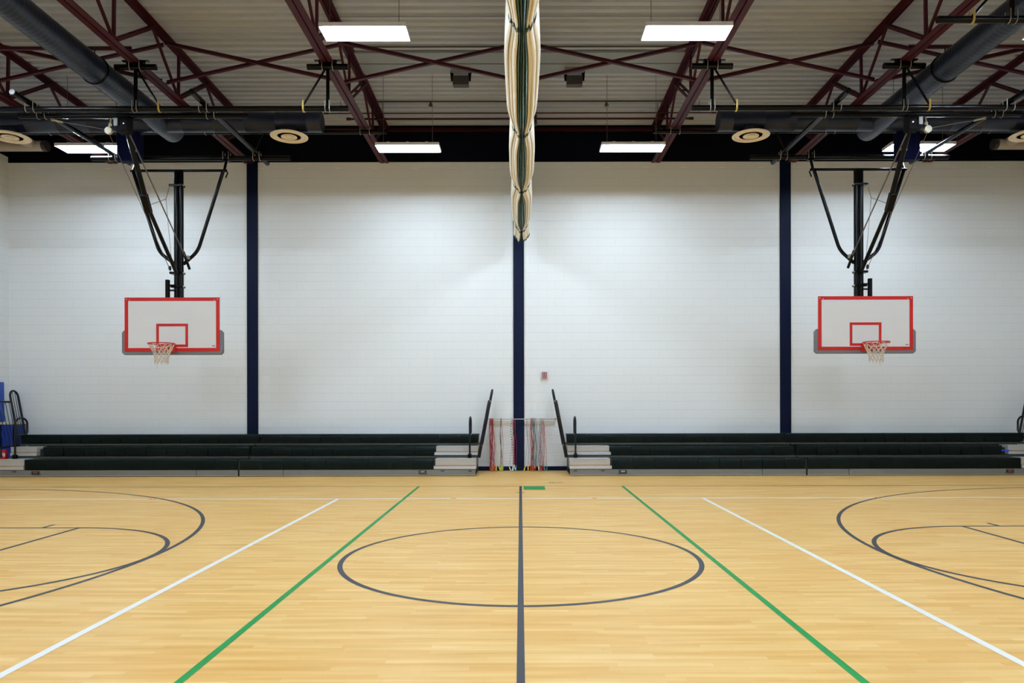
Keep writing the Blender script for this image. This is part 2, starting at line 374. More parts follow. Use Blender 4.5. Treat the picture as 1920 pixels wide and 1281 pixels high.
for sx in (-1, 1):
    w = 'blue mats side' if sx < 0 else 'wall alarm side'
    mark(MB().rect(sx * 1.94 - 0.026, sx * 1.94 + 0.026, 1.06, 13.775, Z2), 'badminton_service_line', 'line_green', 'green line on the ' + w)
    mark(MB().rect(sx * 3.03 - 0.03, sx * 3.03 + 0.03, 2.84, 12.0, Z2), 'attack_line', 'line_white', 'white attack line on the ' + w)
    a0, a1 = (-PI / 2, PI / 2) if sx < 0 else (PI / 2, 1.5 * PI)
    b = MB().arc(sx * 9.82, CY, 6.0, 0.05, a0, a1, Z2, 120)
    for yy in (CY - 6.0, CY + 6.0):
        b.rect(min(sx * 9.82, sx * 12.0), max(sx * 9.82, sx * 12.0), yy - 0.025, yy + 0.025, Z2)
    mark(b, 'three_point_line', 'line_dark', 'charcoal three point arc on the ' + w)
    b = MB().arc(sx * 5.64, CY, 1.805, 0.05, a0, a1, Z3, 80)
    mark(b, 'free_throw_circle', 'line_dark', 'charcoal free throw half circle on the ' + w)
    mark(MB().rect(sx * 5.64 - 0.025, sx * 5.64 + 0.025, CY - 1.83, CY + 1.83, Z2), 'free_throw_line', 'line_dark', 'charcoal free throw line on the ' + w)
    b = MB()
    for yy in (CY - 1.805, CY + 1.805):
        b.rect(min(sx * 5.64, sx * 12.0), max(sx * 5.64, sx * 12.0), yy - 0.025, yy + 0.025, Z2)
    b.rect(sx * 6.12 - 0.025, sx * 6.12 + 0.025, CY + 1.83, CY + 2.05, Z2)
    b.rect(sx * 6.12 - 0.025, sx * 6.12 + 0.025, CY - 2.05, CY - 1.83, Z2)
    mark(b, 'lane_line', 'line_dark', 'charcoal lane lines on the ' + w)
mark(MB().rect(0.055, 0.455, 13.22, 13.775, Z2), 'green_rectangle', 'line_green', 'small green rectangle beside the centre line')
for x0, x1 in ((-6.19, -6.13), (-6.10, -6.07), (5.88, 5.97), (-1.16, -1.07), (1.19, 1.27)):
    mark(MB().rect(x0, x1, 11.99, 12.05, Z3), 'tape_mark', 'line_orange', 'faded orange tape patch on the white line')
# maker's lettering on the floor, too small to read: blurred dark strokes in three words
b = MB(); x = 0.545; rnd = random.Random(3)
for word in (10, 4, 4):
    for i in range(word):
        k = rnd.choice((0, 1, 2))
        b.rect(x, x + 0.006, 14.33, 14.47, Z1)
        if k != 0: b.rect(x + 0.006, x + 0.013, 14.43, 14.47, Z1)
        if k == 2: b.rect(x + 0.006, x + 0.013, 14.33, 14.37, Z1)
        if k == 1: b.rect(x + 0.010, x + 0.0145, 14.33, 14.43, Z1)
        x += 0.0158
    x += 0.012
mark(b, 'floor_lettering', 'line_dark', 'tiny dark lettering near the rope rack')

# ------------------------------------------------------------------ roof trusses
BOT = [15.65 - 2.15 * k for k in range(9)]              # bottom panel points
TOP = [y + 1.2 for y in BOT]
HB = EYE + 5.66                                          # underside of bottom chord
def top_z(y): return deck(y) - 0.004
def angle_pair(b, p0, p1, flip):
    """two back-to-back angles with a slit between them"""
    for s in (-1, 1):
        for (w, h, dx, dz) in ((0.094, 0.009, s * 0.059, 0), (0.009, 0.09, s * 0.0165, flip * 0.045)):
            b.bar((p0[0] + dx, p0[1], p0[2] + dz), (p1[0] + dx, p1[1], p1[2] + dz), w, h)
def make_truss(x, label):
    t = thing('roof_truss', label, 'truss', (x, BACK - 0.1, EYE + 5.66), 'maroon roof trusses')
    b = MB(); angle_pair(b, (x, FRONT + 0.02, HB + 0.005), (x, BACK - 0.04, HB + 0.005), 1); b.build('bottom_chord', M['maroon'], t)
    b = MB(); angle_pair(b, (x, FRONT + 0.02, top_z(FRONT) - 0.006), (x, BACK - 0.04, top_z(BACK) - 0.006), -1); b.build('top_chord', M['maroon'], t)
    for yb, yt in zip(BOT, TOP):
        ztp = top_z(yt) - 0.06; zb = HB + 0.06
        b = MB()
        b.bar((x - 0.058, yb, zb), (x - 0.058, yt, ztp), 0.04, 0.032, (1, 0, 0)); b.bar((x + 0.058, yb, zb), (x + 0.058, yt, ztp), 0.04, 0.032, (1, 0, 0))
        b.bar((x - 0.07, yb + (yt - yb) * 0.5 - 0.03, zb + (ztp - zb) * 0.5 - 0.02), (x + 0.07, yb + (yt - yb) * 0.5 - 0.03, zb + (ztp - zb) * 0.5 - 0.02), 0.05, 0.02)
        b.build('web_member', M['maroon'], t)
        b = MB(); b.bar((x, yb, zb), (x, yb + 0.02, top_z(yb) - 0.06), 0.045, 0.045, (0, 1, 0)); b.build('web_member', M['maroon'], t)
        yt2 = yt - 2.15
        if yt2 > FRONT + 0.1:
            b = MB(); b.bar((x, yb, zb), (x, yt2, top_z(yt2) - 0.06), 0.04, 0.04, (1, 0, 0)); b.build('web_member', M['maroon'], t)
    return t
SP = 3.19
t0 = make_truss(-3 * SP, 'maroon roof truss above the tall blue mat, third from the curtain')
tl = {-2: 'maroon roof truss above the hoop on the blue mats side, second from the curtain',
      -1: 'maroon roof truss next to the curtain, crossing the lamp on the blue mats side',
      0: 'maroon roof truss hidden directly above the folded curtain',
      1: 'maroon roof truss next to the curtain, crossing the lamp on the wall alarm side',
      2: 'maroon roof truss above the hoop on the wall alarm side, second from the curtain',
      3: 'maroon roof truss third from the curtain on the wall alarm side'}
for k in range(-2, 4): dup(t0, (k * SP, BACK - 0.1, EYE + 5.66), tl[k])

# X bracing between trusses
def make_brace(x0, label):
    t = thing('cross_brace', label, 'bracing', (x0, 12.94, EYE + 6.0), 'maroon X braces between trusses')
    for s in (0, 1):
        a = (x0 + 0.03, 12.94 + s * 0.06, EYE + (5.79 if s else 6.47)); c = (x0 + SP - 0.03, 12.94 + s * 0.06, EYE + (6.47 if s else 5.79))
        b = MB(); b.bar(a, c, 0.008, 0.075); b.bar((a[0], a[1] - 0.03, a[2] - 0.036), (c[0], c[1] - 0.03, c[2] - 0.036), 0.06, 0.008)
        b.build('angle_bar', M['maroon'], t)
    return t
bl = ['maroon X brace in the roof bay beside the side wall with the blue mats', 'maroon X brace in the roof bay crossed by the navy duct, blue mats side',
      'maroon X brace between the hoop truss and the lamp truss, blue mats side', 'maroon X brace touching the curtain on the blue mats side',
      'maroon X brace touching the curtain on the wall alarm side', 'maroon X brace between the lamp truss and the hoop truss, wall alarm side',
      'maroon X brace in the roof bay crossed by the navy duct, wall alarm side']
b0 = make_brace(-3 * SP, bl[1])
for k, i in ((-2, 2), (-1, 3), (0, 4), (1, 5), (2, 6)): dup(b0, (k * SP, 12.94, EYE + 6.0), bl[i])
for sx in (-1, 1):
    b = MB(); x0, x1 = sorted((sx * 6.33, sx * (SIDE)))
    b.box(x0, x1, 11.76, 11.80, EYE + 5.78, EYE + 5.83)
    t = thing('duct_hanger_bar', 'thin maroon bar carrying the navy duct, %s side' % ('blue mats' if sx < 0 else 'wall alarm'), 'hanger bar', (sx * 6.4, 11.78, EYE + 5.8), 'duct hanger bars')
    b.build('angle_bar', M['maroon'], t)
    MB().tube([(sx * 6.93, 11.78, EYE + 5.79), (sx * 6.93, 11.78, EYE + 5.69)], 0.008, 6).build('rod', M['black'], t)

# flat deck strip with two little speaker boxes, conduits, sprinkler lines
b = MB(); b.box(-3.1, 3.1, 13.52, 13.93, deck(13.7) - 0.030, deck(13.7) + 0.01)
b.box(-3.1, 3.1, 13.96, 14.36, deck(14.1) - 0.030, deck(14.1) + 0.01)
tag(b.build('flat_roof_strip', M['deck_panel']), 'flat grey strip let into the ribbed roof behind the X braces', 'roof panel')
for x, s in ((-1.16, 'small dark box hanging from the roof strip, curtain to its right'), (1.07, 'small dark box hanging from the roof strip, curtain to its left')):
    t = thing('speaker_box', s, 'ceiling box', (x, 14.2, EYE + 6.4), 'small dark boxes under the roof')
    MB().box(x - 0.155, x + 0.155, 14.12, 14.28, EYE + 6.24, EYE + 6.42).build('housing', M['box_dark'], t, 0.01)
    MB().box(x - 0.19, x + 0.19, 14.06, 14.34, EYE + 6.50, EYE + 6.555).build('mounting_plate', M['bracket_grey'], t)
    for sx in (-1, 1):
        MB().bar((x + sx * 0.165, 14.2, EYE + 6.34), (x + sx * 0.18, 14.2, EYE + 6.53), 0.012, 0.06).build('bracket', M['black'], t)
for i, (yy, r, m, s) in enumerate(((12.35, 0.006, 'deck_panel', 'thinnest grey conduit on the roof in front of the lamps'), (13.62, 0.014, 'box_dark', 'dark conduit under the roof in front of the flat strip'),
                                   (15.62, 0.016, 'box_dark', 'dark conduit under the roof behind the flat strip'))):
    tag(MB().tube([(-3.1, yy - 0.3 * (i == 1), deck(yy) - r - 0.002), (3.1, yy - 0.3 * (i == 1), deck(yy) - r - 0.002)], r, 8).build('conduit', M[m]), s, 'conduit')
for x in (-1.93, 1.87):
    t = thing('fire_sprinkler', 'tiny dark sprinkler hanging from the rear roof conduit, %s side' % ('blue mats' if x < 0 else 'wall alarm'), 'sprinkler', (x, 15.62, deck(15.62) - 0.02), 'roof sprinklers')
    b = MB(); b.lathe([(0.02, 0.0), (0.03, -0.05), (0.03, -0.09), (0.012, -0.1)], (x, 15.62, deck(15.62) - 0.03), 10); b.build('body', M['box_dark'], t)
    b = MB(); b.tube([(x - 0.05, 15.62, deck(15.62) - 0.12), (x, 15.62, deck(15.62) - 0.03), (x + 0.05, 15.62, deck(15.62) - 0.12)], 0.008, 6); b.build('frame', M['box_dark'], t)
for zz, r, x1, yq, s in ((6.21, 0.022, 3.73, 15.75, 'thicker of two red pipes crossing behind the curtain'), (6.29, 0.013, 4.2, 15.64, 'thinner of two red pipes crossing behind the curtain')):
    t = thing('sprinkler_pipe', s, 'pipe', (0, yq, EYE + zz), 'red sprinkler pipes')
    MB().tube([(-x1, yq, EYE + zz), (x1, yq, EYE + zz)], r, 10).build('pipe_run', M['red_steel'], t)
    b = MB()
    for sx in (-1, 1):
        b.lathe([(r * 1.4, -0.05), (r * 1.4, 0.05)], (sx * x1, yq, EYE + zz), 10, 'x')
    b.build('end_cap', M['red_steel'], t)
    for x in (-3.0 + 8 * (yq - 15.75), 3.0 - 8 * (yq - 15.75)):
        MB().tube([(x, yq, EYE + zz), (x, yq, deck(yq) + 0.01)], 0.006, 6).build('hanger_rod', M['red_steel'], t)
t = thing('junction_box', 'small dark box beside the curtain just above the red pipe end', 'junction box', (0.32, 16.2, EYE + 6.3), None)
MB().box(0.27, 0.38, 16.1, 16.3, EYE + 6.25, EYE + 6.45).build('body', M['box_dark'], t, 0.008)
MB().bar((0.02, 16.2, EYE + 6.40), (0.28, 16.2, EYE + 6.40), 0.04, 0.03).build('bracket', M['box_dark'], t)

# ------------------------------------------------------------------ ceiling lights
def make_light(x, yc, h, label, hw=0.61):
    t = thing('ceiling_light', label, 'lamp', (x, yc, EYE + h), 'hanging fluorescent lamps')
    z = EYE + h
    b = MB()
    hd = 0.21
    b.add([(x - hw, yc - hd, z), (x + hw, yc - hd, z), (x + hw, yc + hd, z), (x - hw, yc + hd, z),
           (x - hw, yc - hd, z + 0.058), (x + hw, yc - hd, z + 0.058), (x + hw, yc + hd, z + 0.058), (x - hw, yc + hd, z + 0.058),
           (x - hw + 0.03, yc - 0.12, z + 0.085), (x + hw - 0.03, yc - 0.12, z + 0.085), (x + hw - 0.03, yc + 0.12, z + 0.085), (x - hw + 0.03, yc + 0.12, z + 0.085)],
          [(0, 1, 5, 4), (1, 2, 6, 5), (2, 3, 7, 6), (3, 0, 4, 7), (4, 5, 9, 8), (5, 6, 10, 9), (6, 7, 11, 10), (7, 4, 8, 11), (8, 9, 10, 11)])
    b.build('housing', M['lamp_body'], t)
    # white reflector pan inside the housing and two bare tubes at its lip
    q0, q1, r0, r1 = hw - 0.004, hd - 0.004, hw - 0.03, hd - 0.03
    MB().add([(x - q0, yc - q1, z), (x + q0, yc - q1, z), (x + q0, yc + q1, z), (x - q0, yc + q1, z),
              (x - r0, yc - r1, z + 0.056), (x + r0, yc - r1, z + 0.056), (x + r0, yc + r1, z + 0.056), (x - r0, yc + r1, z + 0.056)],
             [(0, 1, 5, 4), (1, 2, 6, 5), (2, 3, 7, 6), (3, 0, 4, 7), (4, 5, 6, 7)]).build('reflector', M['reflector'], t)
    for dy in (-0.125, 0.125):
        MB().tube([(x - r0 + 0.01, yc + dy, z + 0.031), (x + r0 - 0.01, yc + dy, z + 0.031)], 0.019, 10).build('fluorescent_tube', M['lamp'], t)
    b = MB()
    for dx in (-0.38, 0.0, 0.38): b.box(x + dx - 0.03, x + dx + 0.03, yc - 0.15, yc - 0.1, z + 0.05, z + 0.09)
    b.build('clip', M['zinc'], t)
    for dx in (-0.5, 0.48):
        zt = deck(yc) + 0.01
        MB().tube([(x + dx, yc, z + 0.08), (x + dx, yc, zt)], 0.005, 6).build('cable', M['cable'], t)
    return t
lights = [(-2.2, 10.29, 5.27, 'lit lamp nearest the hall centre, between curtain and hoop on the blue mats side'),
          (2.37, 10.29, 5.27, 'lit lamp nearest the hall centre, between curtain and hoop on the wall alarm side'),
          (-2.23, 14.45, 5.10, 'lit lamp before the navy band, between curtain and hoop on the blue mats side'),
          (2.24, 14.45, 5.10, 'lit lamp before the navy band, between curtain and hoop on the wall alarm side'),
          (-8.55, 14.45, 5.10, 'lit lamp behind the pipes beside the hoop on the blue mats side'),
          (7.97, 14.45, 5.10, 'lit lamp behind the pipes beside the hoop on the wall alarm side')]
for x, yc in ((-8.42, 10.29), (7.9, 10.29)):
    lights.append((x, yc, 5.27, 'lit lamp high over the court side, %s side' % ('blue mats' if x < 0 else 'wall alarm')))
for yc, w in ((6.5, 'over the centre circle row'), (2.9, 'second from wall opposite bleachers'), (-0.6, 'added as fill nearest wall opposite bleachers')):  # row by the front wall is unseen, added to brighten floor and lower wall
    for x in (-8.42, -2.2, 2.3, 7.9):
        lights.append((x, yc, 5.2, '%s lit lamp %s, %s side' % ('outer' if abs(x) > 5 else 'inner', w, 'blue mats' if x < 0 else 'wall alarm')))
for a in lights: make_light(*a, hw=0.63 if a[1] > 14 else 0.61)

# ------------------------------------------------------------------ navy ducts
def make_duct(sx, label):
    tf = None if sx < 0 else mirror(0)
    t = thing('air_duct', label, 'duct', (sx * 6.93, 13.75, EYE + 5.3), 'navy air ducts')
    r = 0.217; X = -6.93; Z = EYE + 5.45
    # spiral seam duct: long run toward the camera with fine raised seams
    prof_r = []; y0, y1 = -1.2, 14.48; yy = y0
    b = MB(tf); pts = []; rs = []
    while yy < y1 - 0.09:
        pts += [(X, yy, Z), (X, yy + 0.012, Z), (X, yy + 0.024, Z)]; rs += [r, r + 0.0016, r]; yy += 0.085
    pts += [(X, y1 - 0.06, Z), (X, y1 - 0.02, Z), (X, y1, Z)]; rs += [r, r * 0.96, r * 0.8]
    b.tube(pts, rs, 36); b.build('spiral_run', M['duct'], t)
    b = MB(tf); pts = []; rs = []; rc = 0.19; ZC = EYE + 5.45; xx = -11.9
    while xx < -3.90:
        pts += [(xx, 13.97, ZC), (xx + 0.012, 13.97, ZC), (xx + 0.024, 13.97, ZC)]; rs += [rc, rc + 0.005, rc]; xx += 0.6
    pts += [(-3.84, 13.97, ZC), (-3.825, 13.97, ZC)]; rs += [rc + 0.004, rc + 0.004]
    b.tube(pts, rs, 32); b.build('cross_run', M['duct'], t)
    for ysr in (11.78, 8.3): MB(tf).ring((X, ysr, Z), r + 0.008, 0.012, 36, 6, 'y').build('strap', M['black'], t)
    for xc in (-4.45, -9.83):
        zc = EYE + 5.16
        d = MB(tf).lathe([(0.355, 0.0), (0.35, -0.012), (0.32, -0.02), (0.29, 0.0), (0.27, 0.04), (0.2, 0.055)], (xc, 13.93, zc), 40)
        MB(tf).lathe([(0.15, 0.05), (0.15, 0.15)], (xc, 13.93, zc), 24).build('neck', M['duct'], t)
        d = d.build('diffuser', M['diffuser'], t)
        for rr, zo in ((0.225, 0.0), (0.15, -0.006), (0.08, -0.01)):
            MB(tf).lathe([(rr, zo), (rr, zo - 0.012), (rr - 0.028, zo + 0.022), (rr - 0.05, zo + 0.03)], (xc, 13.93, zc), 36).build('ring', M['diffuser'], d)
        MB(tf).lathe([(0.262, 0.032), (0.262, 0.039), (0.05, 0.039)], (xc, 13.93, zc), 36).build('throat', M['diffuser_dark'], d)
    return t
make_duct(-1, 'round navy spiral duct running to the far wall on the blue mats side')
make_duct(1, 'round navy spiral duct running to the far wall on the wall alarm side')
for sx in (-1, 1):
    tf = None if sx < 0 else mirror(0)
    t = thing('wrapped_duct', 'short tan round duct by the navy band, corner on the %s side' % ('blue mats' if sx < 0 else 'wall alarm'), 'duct', (sx * 11.4, 16.3, EYE + 5.83), 'tan wrapped ducts')
    MB(tf).tube([(-12.04, 16.3, EYE + 5.83), (-10.75, 16.3, EYE + 5.83)], 0.115, 24).build('cross_run', M['tan'], t)
    MB(tf).tube([(-10.75, 16.3, EYE + 5.83), (-10.66, 16.3, EYE + 5.83)], 0.118, 24).build('end_cap', M['box_dark'], t)
    MB(tf).tube([(-11.0, 14.6, EYE + 5.86), (-11.0, 16.25, EYE + 5.86)], 0.11, 24).build('branch', M['tan'], t)
    MB(tf).tube([(-11.55, 16.3, EYE + 5.92), (-11.55, 16.3, deck(16.3) + 0.01)], 0.012, 8).build('hanger_rod', M['tan'], t)

# ------------------------------------------------------------------ ceiling pipe frames that carry the backstops
def ubolt(b, x, y, z, r, half=0.02, along='x'):
    """U bolt hugging a pipe from below, legs up"""
    for d in (-half, half):
        pts = []
        for k in range(9):
            a = PI + PI * k / 8
            c, s = math.cos(a) * (r + 0.008), math.sin(a) * (r + 0.008)
            pts.append((x + d, y + c, z + s) if along == 'x' else (x + c, y + d, z + s))
        f, l = pts[0], pts[-1]
        pts = [(f[0], f[1], f[2] + 0.12)] + pts + [(l[0], l[1], l[2] + 0.12)]
        b.tube(pts, 0.007, 6)
PH = EYE + 4.906         # pipes under the two depth pipes
DH = PH + 0.094
Y1p, Y2p, Y3p, Y4p = 12.0, 12.29, 14.42, 14.88
def pipe_frame(sx, label):
    tf = None if sx < 0 else mirror(0)
    t = thing('ceiling_pipe_frame', label, 'pipe frame', (sx * 6.4, 12.0, PH), 'black pipe frames above the hoops')
    def P(name, b, m='black'): return b.build(name, M[m], t)
    P('cross_pipe', MB(tf).tube([(-11.9, Y1p, PH), (-2.85, Y1p, PH)], 0.046, 16))
    P('cross_pipe', MB(tf).tube([(-8.52, Y2p, PH), (-4.6, Y2p, PH)], 0.044, 16))
    P('cross_pipe', MB(tf).tube([(-8.55, Y3p, PH), (-4.58, Y3p, PH)], 0.046, 16))
    P('cross_pipe', MB(tf).tube([(-11.9, Y4p, EYE + 5.60), (-2.74, Y4p, EYE + 5.60)], 0.045, 16))
    for x in (-8.12, -5.25):
        dp = P('depth_pipe', MB(tf).tube([(x, 11.56, DH), (x, 15.02, DH)], 0.046, 16))
        MB(tf).lathe([(0.047, -0.004), (0.044, -0.014), (0.02, -0.02)], (x, 11.56, DH), 16, 'y').build('end_plug', M['bracket_grey'] if x < -6 else M['black'], dp)
        MB(tf).lathe([(0.047, 0.0), (0.04, 0.014), (0.02, 0.02)], (x, 15.02, DH), 16, 'y').build('end_plug', M['bracket_grey'], dp)
        P('strut', MB(tf).tube([(x, Y4p, EYE + 5.60), (x, 14.32 if x > -6 else 14.84, DH + 0.03)], 0.02, 8))
        for yy in (Y1p, Y2p, Y3p):
            for dx in (-0.065, 0.065):
                b = MB(tf); ubolt(b, x + dx, yy, PH, 0.046, 0.0)
                P('u_bolt', b, 'zinc')
    # hangers from the trusses
    for k in (1, 2, 3):
        x = -SP * k
        h = P('truss_clamp', MB(tf).tube([(x - 0.34, Y1p, EYE + 5.598), (x + 0.34, Y1p, EYE + 5.598)], 0.05, 14))
        b = MB(tf); b.box(x - 0.14, x + 0.14, Y1p - 0.05, Y1p + 0.05, EYE + 5.64, EYE + 5.70)
        b.bar((x - 0.22, Y1p, EYE + 5.70), (x + 0.22, Y1p, EYE + 5.70), 0.06, 0.012); b.build('saddle', M['black'], h)
        for dx in (-0.085, 0.085):
            b = MB(tf); ubolt(b, x + dx, Y1p, EYE + 5.598, 0.05, 0.0); b.build('u_bolt', M['zinc'], h)
        P('hanger_post', MB(tf).tube([(x, Y1p, EYE + 5.56), (x, Y1p, PH + 0.02)], 0.03, 12))
        dg = -1 if k == 1 or sx > 0 else 1
        P('diagonal_strut', MB(tf).tube([(x + dg * 0.04, Y1p - 0.02, EYE + 5.55), (x + dg * 0.40, Y1p - 0.02, PH + 0.05)], 0.018, 8))
        b = MB(tf); ubolt(b, x + dg * 0.40, Y1p, PH, 0.046, 0.008); P('pipe_clip', b, 'brass')
        for dx in (-0.05, 0.02):
            b = MB(tf); ubolt(b, x + dx + 0.015, Y1p, PH, 0.046, 0.0); P('u_bolt', b, 'zinc')
        for dx in (-0.095, 0.095):
            b = MB(tf); ubolt(b, x + dx, Y4p, EYE + 5.60, 0.045, 0.0); P('u_bolt', b, 'zinc')
    return t
pipe_frame(-1, 'black ceiling pipe frame holding up the hoop on the blue mats side')
pipe_frame(1, 'black ceiling pipe frame holding up the hoop on the wall alarm side')
# a further pipe nearer the camera on one side
t = thing('ceiling_pipe', 'black horizontal pipe high in the corner above the wall alarm side hoop', 'pipe', (6.38, 9.4, PH + 0.08), None)
PZ = PH + 0.08
MB().tube([(5.43, 9.4, PZ), (11.6, 9.4, PZ)], 0.046, 16).build('cross_pipe', M['black'], t)
MB().tube([(6.40, 9.4, PZ + 0.02), (6.40, 9.4, EYE + 5.66)], 0.03, 12).build('hanger_post', M['black'], t)
MB().tube([(9.57, 9.4, PZ + 0.02), (9.57, 9.4, EYE + 5.66)], 0.03, 12).build('hanger_post', M['black'], t)
MB().tube([(6.34, 9.38, EYE + 5.55), (5.88, 9.38, PZ + 0.04)], 0.018, 8).build('diagonal_strut', M['black'], t)
b = MB(); ubolt(b, 5.88, 9.4, PZ, 0.046, 0.008); b.build('pipe_clip', M['brass'], t)
for dx in (-0.05, 0.04):
    b = MB(); ubolt(b, 6.40 + dx, 9.4, PZ, 0.046, 0.0); b.build('u_bolt', M['zinc'], t)

# ------------------------------------------------------------------ basketball backstops
def rounded(pts, r=0.09, n=5):
    """round the corners of a polyline"""
    P = [Vector(p) for p in pts]; out = [P[0]]
    for i in range(1, len(P) - 1):
        a, c = (P[i - 1] - P[i]), (P[i + 1] - P[i]); ra = min(r, a.length / 2, c.length / 2)
        a.normalize(); c.normalize()
        for k in range(n + 1):
            t = k / n; out.append((P[i] + a * ra) * (1 - t) ** 2 + P[i] * 2 * t * (1 - t) + (P[i] + c * ra) * t ** 2)
    return out + [P[-1]]

def backstop(sx, X, label):
    # built for the side where the hall centre is toward +x; the other side is its mirror image
    tf0 = (lambda p: (X + p[0], p[1], p[2])) if sx < 0 else (lambda p: (X - p[0], p[1], p[2]))
    B = lambda: MB(tf0)
    t = thing('basketball_backstop', label, 'basketball hoop', (X, 14.3, 2.6), 'ceiling hung basketball hoops')
    def P(name, b, m='black', bevel=0, par=None): return b.build(name, M[m], par or t, bevel)
    YM = 14.30
    # mast of two tubes
    m = P('mast', B().tube([(-0.048, YM, 6.2), (-0.048, YM, 2.85)], 0.045, 18).tube([(0.048, YM, 6.2), (0.048, YM, 2.85)], 0.045, 18))
    for z, w in ((5.90, 0.17), (4.17, 0.16), (3.90, 0.14)):
        b = B(); b.box(-w, 0.10, YM - 0.07, YM + 0.07, z - 0.022, z + 0.022); c = P('collar', b, 'black', 0.006, m)
        P('bolt', B().lathe([(0.014, 0), (0.014, 0.03)], (0.10, YM - 0.04, z), 8, 'x'), 'zinc', 0, m)
    P('top_bar', B().tube([(-0.95, YM, 6.20), (0.95, YM, 6.20)], 0.027, 12))
    P('side_arm', B().tube(rounded([(0.88, YM, 6.19), (0.375, YM, 4.60), (0.09, YM, 4.35)], 0.14, 6), 0.034, 14))
    P('side_arm', B().tube(rounded([(-0.90, YM, 6.19), (-0.385, YM, 4.58), (-0.09, YM, 4.36)], 0.14, 6), 0.034, 14))
    for s in (-1, 1):
        h = P('hanger', B().tube([(s * 0.90, Y3p, PH - 0.03), (s * 0.90, YM, 6.20)], 0.026, 10))
        P('hinge_bracket', B().box(s * 0.90 - 0.06, s * 0.90 + 0.06, Y3p - 0.06, Y3p + 0.06, PH - 0.075, PH - 0.03), 'black', 0.008, h)
        for d in (-0.055, 0.055):
            b = B(); ubolt(b, s * 0.90 + d, Y3p, PH, 0.046, 0.0); P('u_bolt', b, 'zinc', 0, h)
    P('locking_hook', B().tube([(0.92, YM - 0.04, 6.22), (0.99, YM - 0.05, 6.14), (0.95, YM - 0.05, 6.04)], 0.014, 8))
    # folding brace from the front pipe to the foot of the mast
    br = P('folding_brace', B().tube([(0.02, 12.33, EYE + 4.80), (0.02, 13.06, EYE + 3.60)], 0.044, 14).tube([(0.01, 13.0, EYE + 3.66), (0.0, 14.2, EYE + 2.58)], 0.036, 14))
    P('knuckle', B().bar((0.015, 12.95, EYE + 3.76), (0.015, 13.12, EYE + 3.48), 0.11, 0.10), 'black', 0.01, br)
    k = P('brace_bracket', B().box(-0.08, 0.12, 12.2, 12.40, EYE + 4.62, EYE + 4.87), 'matt_black', 0.012)
    P('side_plate', B().box(-0.09, -0.03, 12.17, 12.20, EYE + 4.70, EYE + 4.83), 'bracket_grey', 0, k)
    P('bolt', B().lathe([(0.012, -0.02), (0.012, 0)], (0.07, 12.2, EYE + 4.74), 8, 'y'), 'zinc', 0, k)
    # safety rod to the far side arm
    r = P('safety_rod', B().tube([(0.06, 12.36, EYE + 4.66), (0.21, 14.22, EYE + 2.80)], 0.012, 8), 'cable')
    P('rod_end', B().tube([(0.18, 14.1, EYE + 2.98), (0.235, 14.25, EYE + 2.66)], 0.026, 10), 'black', 0, r)
    P('clevis', B().box(0.18, 0.23, 14.2, 14.28, EYE + 2.86, EYE + 2.93), 'zinc', 0.004, r)
    # winch, pulley, cables
    w = P('winch', B().box(-1.06, -0.63, 13.98, 14.20, EYE + 4.72, EYE + 5.28), 'winch', 0.03)
    P('winch_label', B().box(-0.79, -0.66, 13.972, 13.979, EYE + 4.88, EYE + 4.93), 'yellow', 0, w)
    P('winch_bracket', B().box(-0.92, -0.76, 14.19, 14.38, EYE + 4.87, EYE + 4.93), 'black', 0.004, w)
    P('winch_cord', B().tube([(-0.66, 14.1, EYE + 5.26), (-0.56, 14.2, EYE + 5.45), (-0.52, 14.80, EYE + 5.60)], 0.007, 6), 'cable', 0, w)
    p = P('pulley', B().lathe([(0.03, -0.03), (0.062, -0.022), (0.05, 0), (0.062, 0.022), (0.03, 0.03)], (-0.24, 12.29, EYE + 4.655), 20, 'y'), 'pulley')
    P('pulley_eye', B().tube([(-0.24, 12.29, EYE + 4.70), (-0.215, 12.29, EYE + 4.77), (-0.20, 12.29, EYE + 4.88)], 0.013, 8).ring((-0.215, 12.29, EYE + 4.755), 0.022, 0.008, 14, 6, 'y'), 'pulley', 0, p)
    P('lift_cable', B().tube([(-0.24, 12.29, EYE + 4.62), (-0.13, 14.24, EYE + 2.62)], 0.006, 6), 'cable')
    P('lift_cable', B().tube([(-0.20, 12.30, EYE + 4.66), (-0.70, 12.29, EYE + 4.75), (-1.02, 12.29, EYE + 4.80)], 0.006, 6), 'cable')
    tb = P('turnbuckle', B().tube([(-1.02, 12.29, EYE + 4.80), (-1.18, 12.29, EYE + 4.84)], 0.016, 8), 'pulley')
    P('hook', B().ring((-1.2, 12.29, EYE + 4.846), 0.02, 0.008, 12, 6, 'y'), 'pulley', 0, tb)
    P('safety_chain', B().tube([(-0.14, 14.22, 5.88), (0.04, 13.7, EYE + 3.89), (0.02, 13.08, EYE + 3.60)], 0.005, 6).tube([(0.04, 13.7, EYE + 3.89), (-0.09, 14.2, EYE + 2.75)], 0.004, 6), 'cable')
    P('cable_pulley', B().lathe([(0.02, -0.02), (0.045, -0.01), (0.045, 0.01), (0.02, 0.02)], (-0.14, 14.22, EYE + 2.68), 14, 'x'), 'box_dark')
    P('height_adjuster', B().box(-0.195, -0.13, YM - 0.16, YM - 0.09, 3.20, 4.02).box(-0.16, -0.04, YM - 0.13, YM - 0.06, 3.90, 3.93).box(-0.16, -0.04, YM - 0.13, YM - 0.06, 3.80, 3.83), 'black', 0.004)
    # backboard
    BX = -0.015; YB = 14.05; z0, z1 = 2.605, 3.655; hw = 0.923
    bb = P('backboard', B().box(BX - hw, BX + hw, YB, YB + 0.04, z0, z1), 'white_board', 0.006)
    wv = 0.068; f = YB - 0.0045
